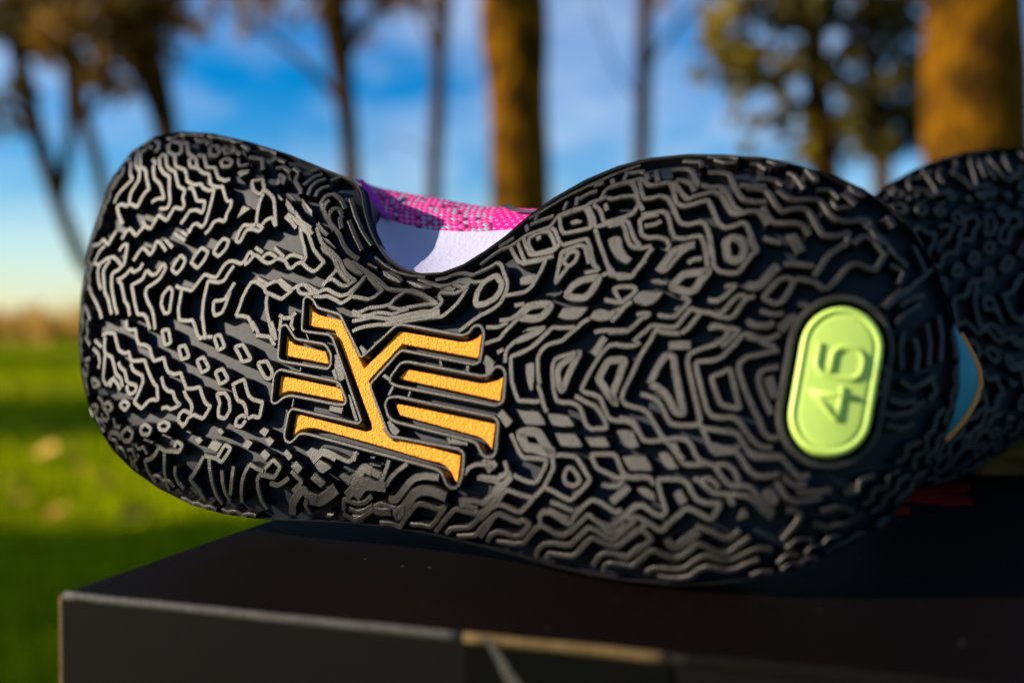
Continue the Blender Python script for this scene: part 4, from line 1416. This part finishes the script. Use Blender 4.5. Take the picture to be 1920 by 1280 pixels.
# ------------------------------------------------------------------ lawn
m, n, l, b = new_mat('lawn')
tc = n.new('ShaderNodeTexCoord')
def ntex(scale, detail=5):
    t = n.new('ShaderNodeTexNoise'); t.inputs['Scale'].default_value = scale; t.inputs['Detail'].default_value = detail
    l.new(tc.outputs['Object'], t.inputs['Vector']); return t.outputs['Fac']
def mr(src, a, c):
    r = n.new('ShaderNodeMapRange'); r.inputs['From Min'].default_value = a; r.inputs['From Max'].default_value = c
    l.new(src, r.inputs['Value']); return r.outputs['Result']
def mixc(f, a, c):
    mx = n.new('ShaderNodeMix'); mx.data_type = 'RGBA'
    for s, v in ((mx.inputs['Factor'], f), (mx.inputs['A'], a), (mx.inputs['B'], c)):
        if isinstance(v, tuple): s.default_value = (*v, 1)
        else: l.new(v, s)
    return mx.outputs['Result']
c1 = mixc(mr(ntex(1.3), 0.35, 0.65), (0.13, 0.18, 0.001), (0.20, 0.24, 0.001))
c2 = mixc(mr(ntex(14), 0.4, 0.75), c1, (0.035, 0.062, 0.003))
c3 = mixc(mr(ntex(0.35), 0.56, 0.72), c2, (0.16, 0.13, 0.02))
l.new(c3, b.inputs['Base Color'])
b.inputs['Roughness'].default_value = 0.9
b.inputs['Specular IOR Level'].default_value = 0.0
M['lawn'] = m
def ground_z(x, y):
    return 0.0
xs = [-900, -300, -120, -60, -30, -15, -8, -4, 0, 4, 8, 15, 30, 60, 120, 300, 900]
ys = [-200, -60, -20, -8, -3, 0, 3, 6, 10, 15, 22, 32, 45, 70, 120, 250, 600, 1500]
V = [(x, y, ground_z(x, y)) for y in ys for x in xs]
F = [(j * len(xs) + i, j * len(xs) + i + 1, (j + 1) * len(xs) + i + 1, (j + 1) * len(xs) + i) for j in range(len(ys) - 1) for i in range(len(xs) - 1)]
tag(mesh_obj('lawn', V, F, M['lawn']), kind='structure')

M['blade'] = mat('grass_blade', (0.20, 0.26, 0.001), 0.8, 0.0, vary=(1.7, (0.36, 0.36, 0.002), 0.38, 0.66))
V, F = [], []
rg = random.Random(3)
for i in range(42000):
    y = 1.6 + 13 * rg.random() ** 1.6
    x = rg.uniform(-0.62, 0.62) * y
    nz_ = noise.noise(Vector((x * 1.6, y * 1.6, 0))) + 0.6 * noise.noise(Vector((x * 5, y * 5, 3)))
    hgt = rg.uniform(0.03, 0.075) * max(0.35, 1 + 1.1 * nz_)
    w = rg.uniform(0.0022, 0.004) * (1 + y * 0.12)
    a = rg.uniform(0, 6.28)
    dx, dy = math.cos(a), math.sin(a)
    lx, ly = rg.uniform(-.03, .03), rg.uniform(-.03, .03)
    o = len(V)
    V += [(x - dx * w, y - dy * w, 0), (x + dx * w, y + dy * w, 0), (x + lx * .5 + dx * w * .7, y + ly * .5 + dy * w * .7, hgt * .6), (x + lx * .5 - dx * w * .7, y + ly * .5 - dy * w * .7, hgt * .6), (x + lx, y + ly, hgt)]
    F += [(o, o + 1, o + 2, o + 3), (o + 3, o + 2, o + 4)]
tag(mesh_obj('grass', V, F, M['blade']), 'short green lawn grass round the stump', 'grass', kind='stuff')

# ------------------------------------------------------------------ trees
def leaf_mat(name, c1, c2):
    m, n, l, b = new_mat(name)
    ob = n.new('ShaderNodeTexCoord')
    t = n.new('ShaderNodeTexNoise'); t.inputs['Scale'].default_value = 1.4; t.inputs['Detail'].default_value = 3
    l.new(ob.outputs['Object'], t.inputs['Vector'])
    r = n.new('ShaderNodeMapRange'); r.inputs['From Min'].default_value = 0.4; r.inputs['From Max'].default_value = 0.62
    l.new(t.outputs['Fac'], r.inputs['Value'])
    mx = n.new('ShaderNodeMix'); mx.data_type = 'RGBA'
    mx.inputs['A'].default_value = (*c1, 1); mx.inputs['B'].default_value = (*c2, 1)
    l.new(r.outputs['Result'], mx.inputs['Factor'])
    l.new(mx.outputs['Result'], b.inputs['Base Color'])
    b.inputs['Roughness'].default_value = 0.6
    b.inputs['Specular IOR Level'].default_value = 0.2
    tr = n.new('ShaderNodeBsdfTranslucent')
    l.new(mx.outputs['Result'], tr.inputs['Color'])
    ms = n.new('ShaderNodeMixShader'); ms.inputs[0].default_value = 0.3
    l.new(b.outputs[0], ms.inputs[1]); l.new(tr.outputs[0], ms.inputs[2])
    l.new(ms.outputs[0], n['Material Output'].inputs['Surface'])
    return m
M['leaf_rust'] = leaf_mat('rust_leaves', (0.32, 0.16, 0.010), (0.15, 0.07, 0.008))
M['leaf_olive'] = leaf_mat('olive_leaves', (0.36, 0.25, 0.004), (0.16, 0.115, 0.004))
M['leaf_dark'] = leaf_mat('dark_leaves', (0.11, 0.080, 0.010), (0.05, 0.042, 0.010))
M['leaf_tan'] = leaf_mat('tan_leaves', (0.62, 0.36, 0.09), (0.50, 0.34, 0.05))
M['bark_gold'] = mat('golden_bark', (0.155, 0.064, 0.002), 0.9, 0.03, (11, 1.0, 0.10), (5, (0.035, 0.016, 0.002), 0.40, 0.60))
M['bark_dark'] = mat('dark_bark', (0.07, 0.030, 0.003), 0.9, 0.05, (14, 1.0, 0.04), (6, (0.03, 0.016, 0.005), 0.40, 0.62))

def limb(pts, radii, n=10, seed=0):
    """tapered, slightly knotted tube through the points"""
    P = [Vector(p) for p in pts]
    fine, rr = [], []
    for i in range(len(P) - 1):
        k = 4
        for j in range(k):
            t = j / k
            a, b_ = P[max(i - 1, 0)], P[min(i + 2, len(P) - 1)]
            p = 0.5 * ((2 * P[i]) + (P[i + 1] - a) * t + (2 * a - 5 * P[i] + 4 * P[i + 1] - b_) * t * t + (-a + 3 * P[i] - 3 * P[i + 1] + b_) * t ** 3)
            r = radii[i] * (1 - t) + radii[i + 1] * t
            fine.append(p); rr.append(r * (1 + 0.10 * noise.noise(p * 1.7 + Vector((seed, 0, 0)))))
    fine.append(P[-1]); rr.append(radii[-1])
    return tube(fine, rr, n)

def leaves(blobs, count, size, seed):
    """leaf quads clustered on random twigs inside ellipsoids (x, y, z, rx, ry, rz)"""
    rg = random.Random(seed)
    V, F = [], []
    tot = sum(b[3] * b[5] for b in blobs)
    for b in blobs:
        n = int(count * b[3] * b[5] / tot)
        tw = []
        for _ in range(max(4, n // 26)):
            while True:
                q = Vector((rg.uniform(-1, 1), rg.uniform(-1, 1), rg.uniform(-1, 1)))
                if q.length < 1:
                    break
            tw.append(Vector((b[0] + q.x * b[3], b[1] + q.y * b[4], b[2] + q.z * b[5])))
        for _ in range(n):
            c = rg.choice(tw) + Vector((rg.gauss(0, 1), rg.gauss(0, 1), rg.gauss(0, 1))) * (min(b[3], b[5]) * 0.17)
            d = Vector((rg.gauss(0, 1), rg.gauss(0, 1), rg.gauss(0, 1))).normalized()
            e = d.orthogonal().normalized()
            f = d.cross(e)
            s = size * rg.uniform(0.6, 1.3)
            o = len(V)
            V += [c - e * s * .5, c + f * s * .28, c + e * s * .5, c - f * s * .28]
            F.append((o, o + 1, o + 2, o + 3))
    return V, F

def tree(label, base, trunk_pts, radii, limbs=(), blobs=(), nleaf=0, lsize=0.09, bark='bark_dark', leaf='leaf_rust', seed=1, group='trees round the lawn', cat='tree'):
    t = empty('deciduous_tree', (base[0], base[1], 0), label, cat, group)
    o = Vector((base[0], base[1], 0))
    V, F = limb([Vector(p) - o for p in trunk_pts], radii, 14, seed)
    mesh_obj('trunk', V, F, M[bark], t, smooth=True)
    for k, (pts, rs) in enumerate(limbs):
        V, F = limb([Vector(p) - o for p in pts], rs, 8, seed + k + 1)
        mesh_obj('limb', V, F, M[bark], t, smooth=True)
    if nleaf:
        V, F = leaves([(b[0] - o.x, b[1] - o.y, *b[2:]) for b in blobs], nleaf, lsize, seed)
        mesh_obj('crown', V, F, M[leaf], t)
    return t

def A(px, py, Y):
    return at_dist(px, py, Y)
def G(px, Y, sink=0.1):
    p = at_dist(px, 600, Y)
    return Vector((p.x, p.y, -sink))
def B(px, py, Y, rpx, rpy, depth=None):
    p = at_dist(px, py, Y)
    k = Y / FPX
    return (p.x, p.y, p.z, rpx * k, (depth if depth else rpx * k), rpy * k)

# big lit trunk in the middle
Y = 7.0
g = G(980, Y)
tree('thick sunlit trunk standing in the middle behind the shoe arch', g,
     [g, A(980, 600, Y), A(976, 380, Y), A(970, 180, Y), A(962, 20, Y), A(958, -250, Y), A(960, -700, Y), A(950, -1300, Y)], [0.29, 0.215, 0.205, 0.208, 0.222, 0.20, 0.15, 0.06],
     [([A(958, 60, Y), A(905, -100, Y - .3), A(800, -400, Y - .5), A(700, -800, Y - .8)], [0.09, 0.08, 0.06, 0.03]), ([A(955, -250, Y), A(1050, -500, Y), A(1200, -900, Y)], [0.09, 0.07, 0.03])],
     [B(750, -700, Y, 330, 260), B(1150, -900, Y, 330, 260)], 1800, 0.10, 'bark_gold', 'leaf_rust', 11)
# slim trunks
Y = 11.0
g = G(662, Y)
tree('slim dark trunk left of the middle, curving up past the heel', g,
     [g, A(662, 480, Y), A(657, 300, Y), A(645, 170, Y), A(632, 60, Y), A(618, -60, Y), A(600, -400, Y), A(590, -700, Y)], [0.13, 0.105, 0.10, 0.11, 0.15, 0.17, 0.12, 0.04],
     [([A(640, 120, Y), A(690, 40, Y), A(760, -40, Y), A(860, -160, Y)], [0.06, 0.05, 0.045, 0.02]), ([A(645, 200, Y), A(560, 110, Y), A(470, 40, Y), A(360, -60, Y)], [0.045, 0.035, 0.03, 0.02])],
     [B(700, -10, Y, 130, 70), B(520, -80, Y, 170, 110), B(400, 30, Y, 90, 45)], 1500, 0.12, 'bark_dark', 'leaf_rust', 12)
Y = 13.0
g = G(812, Y)
tree('thin straight trunk just left of the thick sunlit one', g,
     [g, A(812, 470, Y), A(814, 330, Y), A(821, 200, Y), A(824, 90, Y), A(832, -30, Y), A(836, -400, Y)], [0.12, 0.10, 0.092, 0.095, 0.10, 0.11, 0.05],
     [([A(822, 120, Y), A(790, 40, Y), A(740, -30, Y)], [0.04, 0.03, 0.02]), ([A(818, 300, Y), A(740, 260, Y), A(700, 300, Y)], [0.012, 0.010, 0.006])],
     [B(800, -40, Y, 80, 80)], 420, 0.12, 'bark_dark', 'leaf_rust', 13)
Y = 13.5
g = G(1203, Y)
tree('thin trunk right of the middle above the forefoot', g,
     [g, A(1203, 470, Y), A(1203, 300, Y), A(1207, 150, Y), A(1209, 20, Y), A(1212, -150, Y), A(1216, -500, Y)], [0.13, 0.115, 0.108, 0.108, 0.11, 0.11, 0.05],
     [([A(1207, 140, Y), A(1260, 60, Y), A(1330, -20, Y), A(1400, -120, Y)], [0.04, 0.03, 0.03, 0.02]), ([A(1205, 200, Y), A(1150, 120, Y), A(1100, -20, Y)], [0.02, 0.016, 0.01])],
     [B(1320, 10, Y, 90, 60), B(1220, -150, Y, 160, 80)], 700, 0.12, 'bark_dark', 'leaf_rust', 14)
# olive tree to the right
Y = 9.5
g = G(1548, Y)
tree('olive tree with a dark trunk and loose yellow clumps at right', g,
     [g, A(1548, 420, Y), A(1545, 280, Y), A(1530, 150, Y), A(1525, 20, Y), A(1500, -200, Y), A(1490, -500, Y)], [0.19, 0.15, 0.135, 0.115, 0.11, 0.09, 0.03],
     [([A(1540, 220, Y), A(1450, 170, Y), A(1380, 120, Y), A(1300, 90, Y)], [0.06, 0.045, 0.03, 0.015]), ([A(1530, 140, Y), A(1610, 60, Y), A(1700, 0, Y)], [0.06, 0.05, 0.02]), ([A(1545, 290, Y), A(1480, 265, Y), A(1420, 290, Y)], [0.04, 0.03, 0.012]), ([A(1525, 60, Y), A(1440, -30, Y), A(1340, -90, Y)], [0.06, 0.045, 0.02])],
     [B(1395, 130, Y, 78, 46), B(1400, 205, Y, 40, 30), B(1480, 190, Y, 46, 60), B(1440, 296, Y, 90, 24), B(1560, 300, Y, 60, 22), B(1540, 250, Y, 50, 60), B(1340, 110, Y, 60, 40), B(1450, 120, Y, 60, 50), B(1360, 40, Y, 90, 40)], 3000, 0.10, 'bark_dark', 'leaf_olive', 15)
Y = 8.4
g = G(1655, Y)
tree('dark leafy tree between the olive tree and the orange trunk', g,
     [g, A(1655, 420, Y), A(1650, 260, Y), A(1640, 120, Y), A(1620, -20, Y), A(1600, -300, Y)], [0.11, 0.08, 0.07, 0.065, 0.055, 0.03],
     [([A(1650, 230, Y), A(1700, 150, Y), A(1760, 90, Y)], [0.04, 0.03, 0.012]), ([A(1640, 110, Y), A(1560, 40, Y), A(1480, 10, Y)], [0.04, 0.035, 0.015])],
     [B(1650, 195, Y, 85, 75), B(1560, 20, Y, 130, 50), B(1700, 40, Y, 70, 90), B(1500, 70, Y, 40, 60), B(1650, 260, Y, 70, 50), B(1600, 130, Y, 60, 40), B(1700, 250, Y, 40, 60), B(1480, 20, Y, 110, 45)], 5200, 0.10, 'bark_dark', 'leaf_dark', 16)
# big orange trunk at the right edge
Y = 5.4
g = G(1836, Y)
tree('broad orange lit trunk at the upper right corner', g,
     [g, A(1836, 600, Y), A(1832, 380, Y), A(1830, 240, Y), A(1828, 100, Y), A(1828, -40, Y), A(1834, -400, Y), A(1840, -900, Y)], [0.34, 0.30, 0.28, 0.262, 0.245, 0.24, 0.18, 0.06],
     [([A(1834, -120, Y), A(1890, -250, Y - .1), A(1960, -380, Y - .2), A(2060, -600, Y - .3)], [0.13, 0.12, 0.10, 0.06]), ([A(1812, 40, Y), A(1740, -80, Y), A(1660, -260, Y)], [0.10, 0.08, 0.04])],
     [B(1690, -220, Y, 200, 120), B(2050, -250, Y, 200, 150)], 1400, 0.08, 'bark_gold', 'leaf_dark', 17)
# left group
Y = 9.0
g = G(215, Y)
tree('leaning dark tree crossing the sky at far left', g,
     [g, A(196, 560, Y), A(150, 480, Y), A(110, 380, Y), A(70, 250, Y), A(40, 130, Y), A(20, 0, Y), A(-40, -300, Y)], [0.09, 0.07, 0.065, 0.07, 0.075, 0.08, 0.08, 0.04],
     [([A(70, 250, Y), A(20, 200, Y), A(-60, 160, Y)], [0.04, 0.03, 0.02]), ([A(110, 380, Y), A(130, 260, Y), A(130, 150, Y), A(110, 20, Y)], [0.05, 0.055, 0.06, 0.05])],
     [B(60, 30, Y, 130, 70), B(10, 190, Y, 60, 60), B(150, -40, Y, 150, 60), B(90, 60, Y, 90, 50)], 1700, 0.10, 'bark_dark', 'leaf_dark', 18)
Y = 10.0
g = G(330, Y)
tree('rust leaved tree with a slanting trunk above the heel', g,
     [g, A(330, 420, Y), A(314, 260, Y), A(288, 150, Y), A(250, 40, Y), A(220, -80, Y), A(200, -400, Y)], [0.13, 0.12, 0.115, 0.15, 0.17, 0.15, 0.05],
     [([A(290, 160, Y), A(220, 110, Y), A(150, 60, Y)], [0.06, 0.05, 0.02]), ([A(255, 60, Y), A(330, -20, Y), A(420, -70, Y)], [0.06, 0.05, 0.02])],
     [B(225, 130, Y, 70, 60), B(262, 60, Y, 80, 80), B(160, 20, Y, 140, 50), B(300, 10, Y, 80, 50), B(60, 20, Y, 90, 60)], 4200, 0.10, 'bark_dark', 'leaf_rust', 19)
Y = 8.2
g = G(205, Y)
tree('thin bent sapling behind the slanting trunks at far left', g,
     [g, A(200, 430, Y), A(188, 330, Y), A(160, 230, Y), A(140, 130, Y), A(125, 20, Y), A(110, -200, Y)], [0.06, 0.05, 0.05, 0.055, 0.06, 0.06, 0.03],
     [([A(160, 230, Y), A(200, 150, Y), A(215, 60, Y)], [0.03, 0.03, 0.02])], [B(120, 60, Y, 60, 60)], 400, 0.09, 'bark_dark', 'leaf_rust', 20)

# trees out on the left whose long shadows stripe the lawn
sx, sy = -sun_dir.x / sun_dir.z, -sun_dir.y / sun_dir.z      # shadow shift per metre of height
def shade_tree(lx, ly, zc, rx, rz, nleaf, seed, label, depth=None):
    x, y = lx - sx * zc, ly - sy * zc
    tree(label, (x, y), [(x, y, -0.1), (x + .05, y, zc * .4), (x - .04, y + .05, zc), (x, y, zc + rz * .7)], [0.2, 0.15, 0.10, 0.03],
         [((Vector((x, y, zc * .7)), Vector((x + rx * .5, y + .3, zc + .2)), Vector((x + rx * .8, y + .2, zc + .5))), [.06, .05, .02]),
          ((Vector((x, y, zc * .6)), Vector((x - rx * .5, y - .3, zc)), Vector((x - rx * .8, y - .2, zc + .3))), [.06, .05, .02])],
         [(x, y, zc, rx, depth or rx, rz), (x + rx * .4, y, zc + rz * .4, rx * .7, depth or rx * .7, rz * .6)], nleaf, 0.16, 'bark_dark', 'leaf_rust', seed)
shade_tree(-3.4, 7.7, 4.6, 1.7, 1.6, 9000, 31, 'dense tree left of the frame casting the wide middle shadow band')
shade_tree(-1.6, 3.0, 4.4, 0.75, 1.6, 5000, 32, 'slender tree left of the frame casting the near shadow band')
shade_tree(-0.95, 1.75, 3.6, 0.8, 1.3, 4200, 34, 'small tree left of the frame shading the grass nearest the box')
shade_tree(-7.6, 17.6, 5.2, 2.2, 1.6, 6000, 33, 'far tree left of the frame casting the distant shadow band')

# autumn hedge along the far side of the lawn
hedge = empty('autumn_hedge', (-10, 27, 0), 'low tan autumn hedge along the far edge of the lawn at left', 'hedge')
rgh = random.Random(5)
blobs = [(rgh.uniform(-9, 14), rgh.uniform(-.8, .8), 0.42, rgh.uniform(.6, 1.0), .6, rgh.uniform(.42, .6)) for _ in range(60)]
V, F = leaves(blobs, 20000, 0.14, 6)
mesh_obj('foliage', V, F, M['leaf_tan'], hedge)
for i in range(30):
    x = -9 + i * 0.78
    V, F = tube([Vector((x, 0, -.05)), Vector((x + rgh.uniform(-.1, .1), 0, .3)), Vector((x + rgh.uniform(-.2, .2), 0, .7))], [.03, .025, .01], 6)
    mesh_obj('stem', V, F, M['bark_dark'], hedge)

# fallen leaves lying on the grass
def fallen(px, py, s, m, label, seed):
    d = ray(px, py)
    t = (0.05 - CAMZ) / d[2]
    p = CAM + d * t
    rg = random.Random(seed)
    V = []
    prof = [(-.5, 0), (-.3, .2), (-.05, .34), (.2, .24), (.5, 0), (.2, -.24), (-.05, -.34), (-.3, -.2)]
    a = rg.uniform(0, 6)
    for x, y in prof:
        z = 0.25 * abs(y) + 0.15 * x * x
        V.append(((x * math.cos(a) - y * math.sin(a)) * s, (x * math.sin(a) + y * math.cos(a)) * s, z * s))
    V.append((0, 0, 0.0))
    F = [(i, (i + 1) % 8, 8) for i in range(8)]
    st = len(V)
    V += [(-.5 * s * math.cos(a), -.5 * s * math.sin(a), .03 * s), (-.9 * s * math.cos(a + .1), -.9 * s * math.sin(a + .1), .02 * s), (-.9 * s * math.cos(a + .06), -.9 * s * math.sin(a + .06), .03 * s)]
    F.append((st, st + 1, st + 2))
    o = mesh_obj('fallen_leaf', V, F, m)
    o.location = p
    o.rotation_euler = (rg.uniform(-.5, .5), rg.uniform(-.5, .5), 0)
    return tag(o, label, 'leaf', 'fallen leaves on the lawn')
M['leaf_yellow'] = mat('yellow_leaf', (0.42, 0.24, 0.015), 0.6, 0.2)
M['leaf_orange'] = mat('orange_leaf', (0.40, 0.16, 0.015), 0.6, 0.2)
fallen(252, 966, 0.12, M['leaf_orange'], 'orange fallen leaf on the bright grass beneath the heel', 1)
fallen(88, 846, 0.17, M['leaf_yellow'], 'yellow fallen leaf at the upper edge of the bright grass', 2)
fallen(138, 846, 0.15, M['leaf_orange'], 'brownish fallen leaf beside the heel at the bright grass edge', 3)
fallen(60, 1030, 0.10, M['leaf_orange'], 'dull orange fallen leaf in the shade near the box corner', 4)
fallen(18, 905, 0.12, M['leaf_yellow'], 'yellow fallen leaf at the left border of the photo', 5)
for k_, (px_, py_) in enumerate(((150, 880), (40, 935), (330, 985), (196, 905), (105, 960), (20, 720), (90, 715))):
    fallen(px_, py_, 0.10, M['leaf_yellow'] if k_ % 2 else M['leaf_orange'], ['small orange leaf on the sunny grass left of the heel', 'small yellow leaf low on the sunny grass at left', 'orange leaf close to the box edge under the heel', 'yellow leaf tight beside the curve of the heel',
           'orange leaf low in the bright grass band', 'yellow leaf far up the lawn at the left border', 'orange leaf far up the lawn beside the heel'][k_], 20 + k_)
